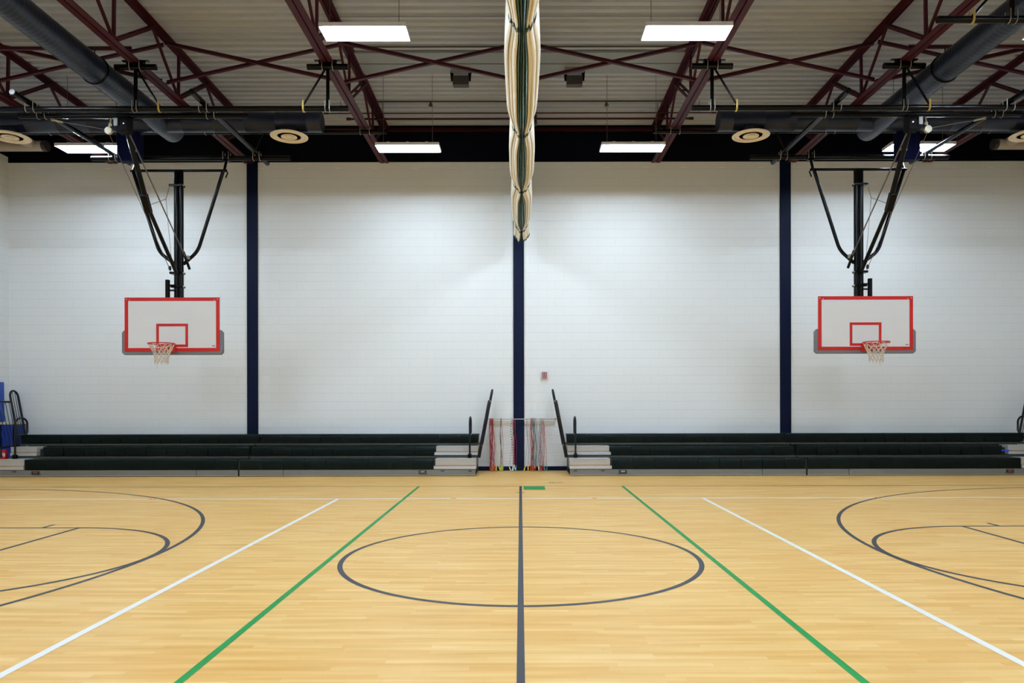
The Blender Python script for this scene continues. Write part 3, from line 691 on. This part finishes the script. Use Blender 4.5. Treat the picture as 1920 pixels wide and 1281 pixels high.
    P('border', B().box(BX - hw, BX + hw, f, YB + 0.001, z1 - wv, z1).box(BX - hw, BX + hw, f, YB + 0.001, z0, z0 + wv).box(BX - hw, BX - hw + wv, f, YB + 0.001, z0 + wv, z1 - wv).box(BX + hw - wv, BX + hw, f, YB + 0.001, z0 + wv, z1 - wv), 'board_red', 0, bb)
    s0, s1, q0, q1, lw = BX - 0.308, BX + 0.308, 2.69, 3.145, 0.05
    P('target_square', B().box(s0, s1, f, YB + 0.001, q1 - lw, q1).box(s0, s1, f, YB + 0.001, q0, q0 + lw).box(s0, s0 + lw, f, YB + 0.001, q0 + lw, q1 - lw).box(s1 - lw, s1, f, YB + 0.001, q0 + lw, q1 - lw), 'board_red', 0, bb)
    b = B()
    for s in (-1, 1):
        for dx, dz in ((0.035, 0.035), (0.10, 0.05)): b.lathe([(0.009, -0.004), (0.009, 0)], (BX + s * (hw - dx), f, z1 - dz), 8, 'y')
    P('corner_bolts', b, 'zinc', 0, bb)
    # small maker's mark in the lower corner (same way round on both boards)
    xs = X + (BX if sx < 0 else -BX)
    b = MB()
    for i in range(5): b.box(xs + 0.775 + i * 0.013, xs + 0.783 + i * 0.013, f - 0.001, f + 0.0005 + 0.004, 2.705, 2.717 + 0.006 * (i % 2))
    P('maker_mark', b, 'plate_black', 0, bb)
    # padding wraps the lower edge
    ph, pw = 0.42, 0.062
    def padpoly(o):
        xo, xi = hw + pw, hw - 0.012
        return [(BX - xo, z0 + ph - 0.05), (BX - xo + 0.05, z0 + ph), (BX - xi, z0 + ph), (BX - xi, z0 + 0.012), (BX + xi, z0 + 0.012), (BX + xi, z0 + ph), (BX + xo - 0.05, z0 + ph), (BX + xo, z0 + ph - 0.05),
                (BX + xo, z0 - 0.02), (BX + xo - 0.045, z0 - 0.065), (BX - xo + 0.045, z0 - 0.065), (BX - xo, z0 - 0.02)]
    P('edge_padding', B().prism(padpoly(0), YB + 0.004, YB + 0.075), 'pad', 0.012, bb)
    # rim
    RX, RY, RZ, RR = BX, 13.63, 2.725, 0.232
    rim = P('rim', B().ring((RX, RY, RZ), RR, 0.0105, 48, 10), 'rim')
    b = B(); b.box(RX - 0.085, RX + 0.085, YB - 0.03, YB - 0.003, 2.585, 2.735)
    b.box(RX - 0.075, RX + 0.075, RY + RR + 0.005, YB - 0.02, 2.705, 2.730)
    b.add([(RX - 0.07, YB - 0.03, 2.60), (RX + 0.07, YB - 0.03, 2.60), (RX + 0.07, YB - 0.03, 2.71), (RX - 0.07, YB - 0.03, 2.71), (RX - 0.06, RY + RR + 0.01, 2.69), (RX + 0.06, RY + RR + 0.01, 2.69), (RX + 0.06, RY + RR + 0.01, 2.71), (RX - 0.06, RY + RR + 0.01, 2.71)],
          [(0, 1, 2, 3), (4, 7, 6, 5), (0, 4, 5, 1), (1, 5, 6, 2), (2, 6, 7, 3), (3, 7, 4, 0)])
    P('rim_bracket', b, 'rim', 0.004, rim)
    b = B()
    for k in range(12):
        a = 2 * PI * (k + 0.5) / 12; b.ring((RX + RR * math.cos(a), RY + RR * math.sin(a), RZ - 0.014), 0.010, 0.003, 10, 5, 'y')
    P('net_hook', b, 'rim', 0, rim)
    # net: knotted cords crossing in diamonds
    rnd = random.Random(11 if sx < 0 else 5)
    levels = [(0.224, -0.015), (0.185, -0.085), (0.15, -0.155), (0.128, -0.225), (0.118, -0.29), (0.122, -0.36)]
    N = 12; b = B(); node = {}
    for li, (rr, dz) in enumerate(levels):
        for k in range(N):
            a = 2 * PI * (k + 0.5 * (li % 2) + 0.5) / N + rnd.uniform(-0.09, 0.09) * (li > 0)
            r2 = rr * (1 + rnd.uniform(-0.07, 0.07) * (li > 0))
            node[li, k] = (RX + r2 * math.cos(a), RY + r2 * math.sin(a), RZ + dz + rnd.uniform(-0.02, 0.02) * (li > 0))
    for li in range(len(levels) - 1):
        for k in range(N):
            o = (k - 1) % N if li % 2 == 0 else (k + 1) % N
            b.tube([node[li, k], node[li + 1, k]], 0.0062, 5); b.tube([node[li, k], node[li + 1, o]], 0.0062, 5)
    for k in range(N):
        p = node[5, k]; dz = rnd.uniform(0.02, 0.05) if k != 4 else 0.09
        b.tube([p, (p[0] + rnd.uniform(-0.01, 0.01), p[1], p[2] - dz)], 0.004, 5)
        for li in range(1, 6):
            q = node[li, k]; b.lathe([(0.003, -0.008), (0.009, 0), (0.003, 0.008)], q, 6)
    P('net', b, 'net', 0, rim)
    return t
backstop(-1, -6.755, 'ceiling hung basketball hoop with red bordered backboard, on the blue mats side')
backstop(1, 6.695, 'ceiling hung basketball hoop with red bordered backboard, on the wall alarm side')

# ------------------------------------------------------------------ folded divider curtain under the middle truss
TIES = [1.6, 4.5, 7.45, 10.40, 13.12, 16.12]
CX = 0.028
def near_tie(y):
    d = min(abs(y - t) for t in TIES); return math.exp(-(d / 0.42) ** 2)
NF = 10; SUB = 8
def sect(y):
    """bundle cross-section: list of (x, z) from one flank to the other, folds hanging in U loops"""
    k = near_tie(y); far = max(0.0, min(1.0, (y - 9.0) / 5.0))
    w = 0.205 - 0.062 * k
    if y > 16.15: w = 0.15 + 0.10 * (y - 16.15)
    g = 0.33 - (0.05 + 0.20 * far) * k
    zb = EYE + 3.80 + 0.025 * k - 0.12 * max(0.0, min(1.0, (y - 16.1) / 0.4))
    out = []
    for i in range(NF * SUB + 1):
        q = i / SUB
        if q < 3: u = -1 + (1 - g) * q / 3
        elif q <= 7: u = -g + 2 * g * (q - 3) / 4
        else: u = g + (1 - g) * (q - 7) / 3
        fr = q - math.floor(q)
        loop = math.sin(PI * fr)                               # 0 in the crease, 1 at the fold's belly
        crease = (1 - loop ** 0.5) * ((0.07 if 3 <= q <= 7 else 0.022) + 0.012 * math.sin(3.1 * math.floor(q)))
        wob = 0.006 * math.sin(2.3 * y + 1.7 * math.floor(q))
        z = zb + 0.17 * abs(u) ** 1.8 + crease + wob + 0.012 * math.sin(math.floor(q) * 2.1)
        out.append((CX + u * w + 0.004 * math.sin(1.3 * y + q), z))
    return out
def loft(q0, q1, ys, thick_top):
    b = MB(); rows = []
    for y in ys:
        s = sect(y)[q0 * SUB:q1 * SUB + 1]
        xl, zl = s[0]; xr, zr = s[-1]
        if q0 == 0: s = [(xl + 0.05, thick_top), (xl + 0.015, zl + 0.45)] + s
        else: s = [(xl, thick_top)] + s
        if q1 == NF: s = s + [(xr - 0.015, zr + 0.45), (xr - 0.05, thick_top)]
        else: s = s + [(xr, thick_top)]
        rows.append(s)
    n = len(rows[0]); vs = []; fs = []
    for y, s in zip(ys, rows): vs += [(x, y, z) for x, z in s]
    for i in range(len(ys) - 1):
        for k in range(n): fs.append((i * n + k, i * n + (k + 1) % n, (i + 1) * n + (k + 1) % n, (i + 1) * n + k))
    fs.append(tuple(range(n))); fs.append(tuple((len(ys) - 1) * n + k for k in reversed(range(n))))
    return b.add(vs, fs)
t = thing('divider_curtain', 'folded cream and green divider curtain hanging in a long bundle under the middle truss', 'curtain', (0, 16.5, EYE + 3.8))
ys = [-1.5 + 0.1 * i for i in range(int(18.05 / 0.1) + 1)]
zt = EYE + 5.15
lab(loft(0, 3, ys, zt).build('curtain_fold', M['cream'], t, sharp=60), 'cream folds on the blue mats side')
lab(loft(3, 7, ys, zt - 0.02).build('curtain_fold', M['green_vinyl'], t, sharp=60), 'green folds along the bottom')
lab(loft(7, 10, ys, zt).build('curtain_fold', M['cream'], t, sharp=60), 'cream folds on the wall alarm side')
for ty in TIES[2:] + [16.52]:
    b = MB(); vs = []; fs = []
    offs = [(-0.045, 0.006), (-0.03, -0.012), (0.0, -0.018), (0.03, -0.012), (0.045, 0.006)]
    n = 0
    for dy, dz in offs:
        s = sect(min(ty, 16.5))
        n = len(s)
        cz = EYE + 3.8
        for i, (x, z) in enumerate(s):
            e = 1 + 0.03 * (dz < 0)
            vs.append((CX + (x - CX) * e, ty + dy + 0.02 * math.sin(i * 0.78), z + dz))
    for r in range(len(offs) - 1):
        for i in range(n - 1): fs.append((r * n + i, r * n + i + 1, (r + 1) * n + i + 1, (r + 1) * n + i))
    b.add(vs, fs).build('tie_hem', M['green_hem'], t, sharp=60)
for ty in TIES:
    MB().bar((CX, ty, zt - 0.05), (CX, ty, EYE + 5.66), 0.05, 0.004, (0, 1, 0)).build('lifting_strap', M['green_hem'], t)
MB().tube([(CX, -1.5, zt + 0.02), (CX, 16.5, zt + 0.02)], 0.03, 10).build('batten', M['black'], t)

# ------------------------------------------------------------------ bleachers
ROWS = [dict(y=15.73, z0=0.150, z1=0.378), dict(y=16.13, z0=0.425, z1=0.628), dict(y=16.50, z0=0.690, z1=0.885)]
AX = 0.045                                    # the two banks mirror each other about this line
def bleacher(sx, label):
    tf = None if sx < 0 else mirror(AX)
    t = thing('bleacher', label, 'bleacher', ((-6.2 if sx < 0 else 6.3), 16.3, 0), 'pushed in bleacher banks')
    def P(name, b, m, bevel=0, par=None): return b.build(name, M[m], par or t, bevel)
    XE, XW = -0.975, -11.36                    # inner and outer end
    gap = -6.05
    # grey skirt boards along the floor with the real joints
    joints = [XW, -7.06, -6.155, -6.125, -5.17, XE]
    for a, c in ((0, 1), (1, 2), (3, 4), (4, 5)):
        s = P('skirt_board', MB(tf).box(joints[a] + 0.006, joints[c] - 0.006, 15.73, 15.76, 0.015, 0.142), 'skirt', 0.002)
        P('edge_strip', MB(tf).box(joints[a] + 0.006, joints[c] - 0.006, 15.726, 15.731, 0.016, 0.026), 'edge', 0, s)
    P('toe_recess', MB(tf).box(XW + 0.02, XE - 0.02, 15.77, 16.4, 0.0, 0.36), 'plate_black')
    # slots and plates on the skirt
    for x in ((-1.10, -1.70, -11.02)): P('hand_slot', MB(tf).box(x - 0.038, x + 0.038, 15.722, 15.735, 0.104, 0.125), 'plate_black')
    for x, red in ((-2.135, 0), (-10.56, 1)):
        pl = P('label_plate', MB(tf).box(x - 0.085, x + 0.085, 15.722, 15.729, 0.060, 0.125), 'plate_black')
        P('plate_emblem', MB(tf).lathe([(0.052, -0.003), (0.052, 0)], (x, 15.721, 0), 20, 'y') if False else MB(tf).box(x - 0.048, x + 0.048, 15.719, 15.723, 0.082, 0.110).box(x - 0.03, x + 0.03, 15.719, 15.723, 0.110, 0.116), 'plate_red' if red else 'plate_grey', 0.001, pl)
        P('plate_shelf', MB(tf).box(x - 0.085, x + 0.125, 15.718, 15.73, 0.046, 0.052), 'plate_black', 0, pl)
    # row decks and risers
    for i, R in enumerate(ROWS):
        y = R['y']
        if i:
            P('foot_deck', MB(tf).box(XW - 0.04, gap - 0.015, y - 0.05, y + 0.32, R['z0'] - 0.052, R['z0'] - 0.012).box(gap + 0.015, XE + 0.02, y - 0.05, y + 0.32, R['z0'] - 0.052, R['z0'] - 0.012), 'deck_board', 0.003)
        P('row_support', MB(tf).box(XW + 0.03, XE - 0.02, y + 0.12, min(y + 0.5, BACK - 0.04), 0.0, R['z1'] - 0.05), 'plate_black')
    # seats
    W = 0.457
    spans = [(-10.79, -6.165, -6.115, -1.89), (-10.66, -6.055, -6.005, -1.90), (-11.40, -5.96, -5.92, -0.95)]
    for R, (x0, xg0, xg1, x1) in zip(ROWS, spans):
        y, z0, z1 = R['y'], R['z0'], R['z1']; h = z1 - z0
        na = int(round((xg0 - x0) / W)); nb = int(round((x1 - xg1) / W)); wa, wb = (xg0 - x0) / na, (x1 - xg1) / nb; w = min(wa, wb); n = na + nb
        g = 0.0015; hw = w / 2 - g
        # one seat module: rounded front lip, flat top, sides cut in toward the bottom
        profile = [(0.0, 0.0), (-0.004, h * 0.45), (-0.004, h - 0.03), (0.006, h - 0.009), (0.02, h - 0.001), (0.30, h - 0.001), (0.30, h - 0.03), (0.04, h - 0.04), (0.03, 0.0)]
        def half(z): return hw - max(0.0, 0.014 * (1 - z / (0.55 * h))) * (1.0 if y > 15.9 else 0.15)
        vs = [(-half(z), yy, z) for yy, z in profile] + [(half(z), yy, z) for yy, z in profile]; m = len(profile)
        fs = [tuple(range(m)), tuple(reversed(range(m, 2 * m)))] + [(k, k + m, (k + 1) % m + m, (k + 1) % m) for k in range(m)]
        base = t.location
        proto = None
        for k in range(n):
            xc = x0 + wa * (k + 0.5) if k < na else xg1 + wb * (k - na + 0.5)
            if sx > 0: xc = 2 * AX - xc
            if proto is None:
                proto = MB().add(vs, fs).build('seat', M['seat'], None); proto.parent = t; o = proto
            else:
                o = proto.copy(); COL.objects.link(o); o.parent = t
            o.location = Vector((xc, y, z0)) - base
    # grey aisle steps at both ends of the two lower rows
    for (xa, xb) in ((-1.86, XE), (XW, -10.82)):
        for i, R in enumerate(ROWS[:2]):
            y, z0, z1 = R['y'], R['z0'], R['z1']; a, c = xa - 0.03 * i, xb + 0.02 * i
            inner = 0.06 if xa > -5 else -0.04
            st = P('aisle_step', MB(tf).box(a + max(inner, 0) * 0 , c, y + 0.015, y + 0.34, z0 + 0.075, z1), 'step', 0.006)
            P('kick_board', MB(tf).box(a - 0.035 * (xa > -5), c, y - 0.004, y + 0.3, z0 + 0.004, z0 + 0.072), 'nosing', 0.004, st)
            P('grit_strip', MB(tf).box(a + 0.01, c - 0.005, y + 0.009, y + 0.02, z0 + 0.082, z0 + 0.098), 'orange_strip', 0, st)
            P('step_nosing', MB(tf).box(a, c, y + 0.008, y + 0.05, z1 - 0.012, z1 + 0.004), 'nosing', 0.002, st)
    # aisle hand loops
    for x in (-1.125, -11.18):
        yb = 15.98
        pts = [(x, yb, 0.36), (x, yb, 1.14)]
        for k in range(9):
            a = PI - PI * k / 8; pts.append((x, yb + 0.2 + 0.2 * math.cos(a), 1.14 + 0.14 * math.sin(a)))
        pts += [(x, yb + 0.4, 0.96), (x, yb + 0.36, 0.90), (x, yb + 0.2, 0.885), (x, yb, 0.885)]
        r = P('aisle_rail', MB(tf).tube(pts, 0.021, 12), 'black_satin')
        P('rail_socket', MB(tf).box(x - 0.04, x + 0.04, yb - 0.04, yb + 0.04, 0.378, 0.47), 'black', 0.006, r)
    # leaning guard rails at the two ends
    for xe, d in ((-0.93, 1), (-11.44, -1)):
        def at(y, z): return (xe + d * 0.19 * (z - 0.43), y, z)
        lo, hi = 0.34, 1.895
        pts = [at(16.56, lo), at(16.56, hi - 0.13)]
        for k in range(1, 8):
            a = PI - PI * k / 8; pts.append(at(16.69 + 0.13 * math.cos(a), hi - 0.13 + 0.13 * math.sin(a)))
        pts += [at(16.82, hi - 0.13), at(16.82, 0.62)]
        gr = P('guard_rail', MB(tf).tube(pts, 0.024, 12), 'black_satin')
        P('front_section', MB(tf).tube([at(15.92, 0.40), at(15.92, 1.56), at(15.98, 1.635), at(16.54, 1.64)], 0.022, 12), 'black_satin', 0, gr)
        P('lower_bar', MB(tf).tube([at(15.92, 0.62), at(16.82, 0.66)], 0.018, 10), 'black_satin', 0, gr)
        for yy in (16.04, 16.15, 16.26, 16.37, 16.48):
            P('baluster', MB(tf).tube([at(yy, 0.62), at(yy, 1.63)], 0.007, 8), 'black_satin', 0, gr)
        for yy in (16.65, 16.73):
            P('baluster', MB(tf).tube([at(yy, 0.66), at(yy, hi - 0.01)], 0.007, 8), 'black_satin', 0, gr)
    return t
bleacher(-1, 'three row green bleacher bank pushed in against the wall, beside the blue mats')
bleacher(1, 'three row green bleacher bank pushed in against the wall, below the wall alarm')
tag(MB().box(10.72, 10.90, 16.09, 16.118, 0.50, 0.525).build('marker_pen', M['blue_bright'], None, 0.005), 'small bright blue strip lying on the grey end step of the bleacher', 'blue strip')

# ------------------------------------------------------------------ rope rack on the wall and its jump ropes
BZ, BY = 1.216, 16.90
t = thing('rope_rack', 'grey steel bar with pale backing board on the wall between the bleachers', 'rope rack', (0.03, 16.95, BZ))
lab(MB().tube([(-0.76, BY, BZ), (0.83, BY, BZ)], 0.011, 10).build('bar', M['steel_bar'], t), 'grey steel bar')
b = MB(); b.box(-0.75, -0.172, BACK - 0.022, BACK, BZ - 0.14, BZ - 0.035); b.box(0.092, 0.80, BACK - 0.022, BACK, BZ - 0.14, BZ - 0.035)
lab(b.build('backing_board', M['pale_wood'], t, 0.004), 'pale painted backing board')
for x in (-0.72, 0.80):
    MB().tube([(x, BY, BZ), (x, BACK - 0.002, BZ - 0.02)], 0.01, 8).build('bracket', M['steel_bar'], t)
MB().lathe([(0.012, -0.02), (0.026, -0.012), (0.026, 0.012), (0.012, 0.02)], (0.815, BY, BZ), 14, 'x').build('end_knob', M['steel_bar'], t)

def px(x): return (x - 976) / 80.2
# x on the bar, x of the two lower ends, rope colour, handle colour, description
ropes = [
    (919, 918, 920, 'red', 'red', 0.010, 'red jump rope, outermost in the bunch at the blue mats end of the rack'),
    (920.5, 921, 919, 'rust', 'green', 0.008, 'rust red jump rope with green handles in the outermost bunch'),
    (922, 922, 925, 'red', 'orange', 0.010, 'red jump rope with orange handles in the outermost bunch'),
    (923.5, 920, 924, 'crimson', 'red', 0.010, 'crimson jump rope in the outermost bunch'),
    (925, 928, 926, 'pink', 'orange', 0.007, 'pink jump rope curving out beside the outermost bunch'),
    (928, 931, 934, 'yellow', 'yellow', 0.005, 'thin pale yellow jump rope between two bunches'),
    (939, 938, 940, 'olive', 'lime', 0.010, 'dark olive jump rope with lime handles'),
    (940.5, 941.5, 943, 'pink', 'lime', 0.006, 'thin pink jump rope hanging beside the dark olive one'),
    (959, 955, 961.5, 'bead', 'white', 0.008, 'black and white beaded jump rope hanging beside the navy stripe'),
    (961, 964, 962.5, 'pink', 'white', 0.007, 'pink jump rope at the edge of the navy stripe'),
    (965.5, 968, 964.5, 'crimson', 'teal', 0.007, 'crimson jump rope with teal handles hanging over the navy stripe'),
    (988, 990, 985, 'navy', 'gold', 0.005, 'thin dark jump rope with yellow handles, alone beside the navy stripe'),
    (995.5, 997, 994, 'red', 'red', 0.009, 'red jump rope at the edge of the thick mixed bunch'),
    (997, 1000, 996, 'crimson', 'crimson', 0.010, 'crimson jump rope in the thick mixed bunch'),
    (999, 998, 1002, 'grey', 'red', 0.012, 'grey green jump rope in the thick mixed bunch'),
    (1001, 1003, 999, 'bead_red', 'gold', 0.009, 'grey beaded jump rope in the thick mixed bunch'),
    (1003, 1006, 1004, 'grey', 'crimson', 0.009, 'dark grey jump rope at the inner side of the mixed bunch'),
    (1005, 1004, 1012, 'teal', 'green', 0.005, 'thin teal jump rope slanting out of the mixed bunch'),
    (1013, 1009, 1011, 'navy', 'yellow', 0.006, 'navy jump rope slanting between two bunches'),
    (1015, 1014, 1017, 'red', 'crimson', 0.007, 'red jump rope first in the bunch at the wall alarm end'),
    (1018, 1019, 1016, 'rust', 'red', 0.007, 'rust red jump rope in the bunch at the wall alarm end'),
    (1020, 1020, 1025, 'pink', 'teal', 0.007, 'pink jump rope with teal handles, outermost at the wall alarm end'),
]
rnd = random.Random(21)
for i, (xb, xa, xc, col, hc, r, s) in enumerate(ropes):
    X0 = px(xb); root = thing('jump_rope', s, 'jump rope', (X0, BY, BZ), 'jump ropes on the wall rack')
    b = MB(); ends = []
    yo = BY - 0.014 - 0.004 * (i % 4)
    left = [(X0, BY, BZ + 0.012 + r)]
    for side, xe in ((-1, px(xa)), (1, px(xc))):
        zb = rnd.uniform(0.11, 0.17); pts = []
        amp = rnd.uniform(0.012, 0.04); ph = rnd.uniform(0, 6); yy = BY + side * (0.013 + r)
        for k in range(11):
            f = k / 10; z = BZ - 0.015 + (zb - BZ) * f
            xx = X0 + side * 0.002 + (xe - X0) * f ** 1.5 + amp * math.sin(ph + 5 * f) * math.sin(PI * f)
            pts.append((xx, yy - 0.03 * f * (side > 0) , z))
        ends.append(pts); 
    path = list(reversed(ends[0])) + left + ends[1]
    b.tube(path, r * 0.66, 7)
    b.build('cord', M['rope_' + col], root)
    for e in ends:
        p = e[-1]; q = (p[0] + rnd.uniform(-0.04, 0.04), p[1] - rnd.uniform(0.0, 0.04), max(0.016, p[2] - 0.125))
        MB().tube([p, ((p[0] * 0.6 + q[0] * 0.4), (p[1] * 0.6 + q[1] * 0.4), p[2] * 0.6 + q[2] * 0.4), q], [0.010, 0.012, 0.013], 8).build('handle', M['rope_' + hc], root)

# ------------------------------------------------------------------ wall alarm in a wire cage
ax, az = 0.566, 2.245
t = thing('wall_alarm', 'small red alarm behind a white wire cage on the block wall beside the navy stripe', 'alarm', (ax, BACK, az))
MB().box(ax - 0.058, ax + 0.058, BACK - 0.06, BACK, az - 0.075, az + 0.075).build('alarm_body', M['alarm_red'], t, 0.006)
b = MB()
for d in (-0.09, -0.054, -0.018, 0.018, 0.054, 0.09):
    b.tube([(ax + d, BACK, az - 0.09), (ax + d, BACK - 0.09, az - 0.085), (ax + d, BACK - 0.09, az + 0.085), (ax + d, BACK, az + 0.09)], 0.003, 6)
    b.tube([(ax - 0.09, BACK - 0.09, az + d), (ax + 0.09, BACK - 0.09, az + d)], 0.003, 6)
b.build('wire_cage', M['alarm_white'], t)
b = MB(); b.box(ax - 0.098, ax + 0.098, BACK - 0.006, BACK, az - 0.098, az + 0.098); b.build('back_plate', M['alarm_white'], t)

# ------------------------------------------------------------------ things in the corner beside the bleacher
b = MB(); vs = []
t = thing('gym_mat', 'tall blue mat leaning against the side wall corner', 'mat', (-12.0, 16.6, 0))
MB().add([(-11.96, 16.0, 0), (-11.96, 16.78, 0), (-11.985, 16.78, 2.10), (-11.985, 16.0, 2.10), (-12.02, 16.0, 0), (-12.02, 16.78, 0), (-12.045, 16.78, 2.10), (-12.045, 16.0, 2.10)],
         [(0, 1, 5, 4), (3, 7, 6, 2), (0, 4, 7, 3), (1, 2, 6, 5), (4, 5, 6, 7), (0, 3, 2, 1)]).build('mat_body', M['mat_blue'], t, 0.012)
MB().box(-11.975, -11.955, 16.3, 16.6, 1.0, 1.05).build('carry_strap', M['mat_blue'], t)
t = thing('storage_bin', 'open dark blue bin with cream rim behind the black guard rail', 'bin', (-11.72, 16.75, 0))
b = MB(); x0, x1, y0, y1, zt2 = -11.945, -11.64, 16.60, 16.99, 1.13
b.box(x0, x1, y0, y1, 0.0, 0.04); b.box(x0, x0 + 0.02, y0, y1, 0.04, zt2); b.box(x1 - 0.02, x1, y0, y1, 0.04, zt2); b.box(x0, x1, y0, y0 + 0.02, 0.04, zt2); b.box(x0, x1, y1 - 0.02, y1, 0.04, zt2)
for k in range(5):
    xx = x0 + 0.05 + k * 0.052; b.box(xx, xx + 0.02, y0 - 0.008, y0, 0.1, 1.0)
b.build('bin_body', M['bin_blue'], t)
b = MB(); b.box(x0 - 0.015, x1 + 0.015, y0 - 0.015, y0 + 0.012, zt2 - 0.01, zt2 + 0.045); b.box(x0 - 0.015, x1 + 0.015, y1 - 0.012, y1 + 0.015, zt2 - 0.01, zt2 + 0.045)
b.box(x0 - 0.015, x0 + 0.012, y0, y1, zt2 - 0.01, zt2 + 0.045); b.box(x1 - 0.012, x1 + 0.015, y0, y1, zt2 - 0.01, zt2 + 0.045)
b.build('bin_rim', M['cream_rim'], t, 0.006)
t = thing('drink_carton', 'small red carton with a pale label beside the end step of the bleacher', 'carton', (-11.49, 16.0, 0.0))
MB().box(-11.60, -11.49, 16.1, 16.2, 0.0, 0.57).build('carton_body', M['red'], t, 0.006)
MB().box(-11.605, -11.485, 16.095, 16.1, 0.42, 0.50).build('carton_label', M['pink_white'], t)

# ------------------------------------------------------------------ world, camera, look
w = bpy.data.worlds.new('hall_dark'); S.world = w; w.use_nodes = True
w.node_tree.nodes['Background'].inputs[0].default_value = (0.01, 0.01, 0.012, 1)
cam = bpy.data.cameras.new('camera'); co = bpy.data.objects.new('camera', cam); COL.objects.link(co)
co.location = (0, 0, EYE); co.rotation_euler = (PI / 2, 0.0019, 0)
cam.sensor_width = 36; cam.sensor_fit = 'HORIZONTAL'; cam.lens = 36 * 1355 / 1920
cam.shift_x = -(976 - 960) / 1920; cam.shift_y = (757 - 640.5) / 1920
cam.clip_start = 0.05; cam.clip_end = 100
S.camera = co
S.view_settings.view_transform = 'Standard'; S.view_settings.look = 'None'
S.view_settings.exposure = 0.0; S.view_settings.gamma = 1.0; S.view_settings.use_curve_mapping = False
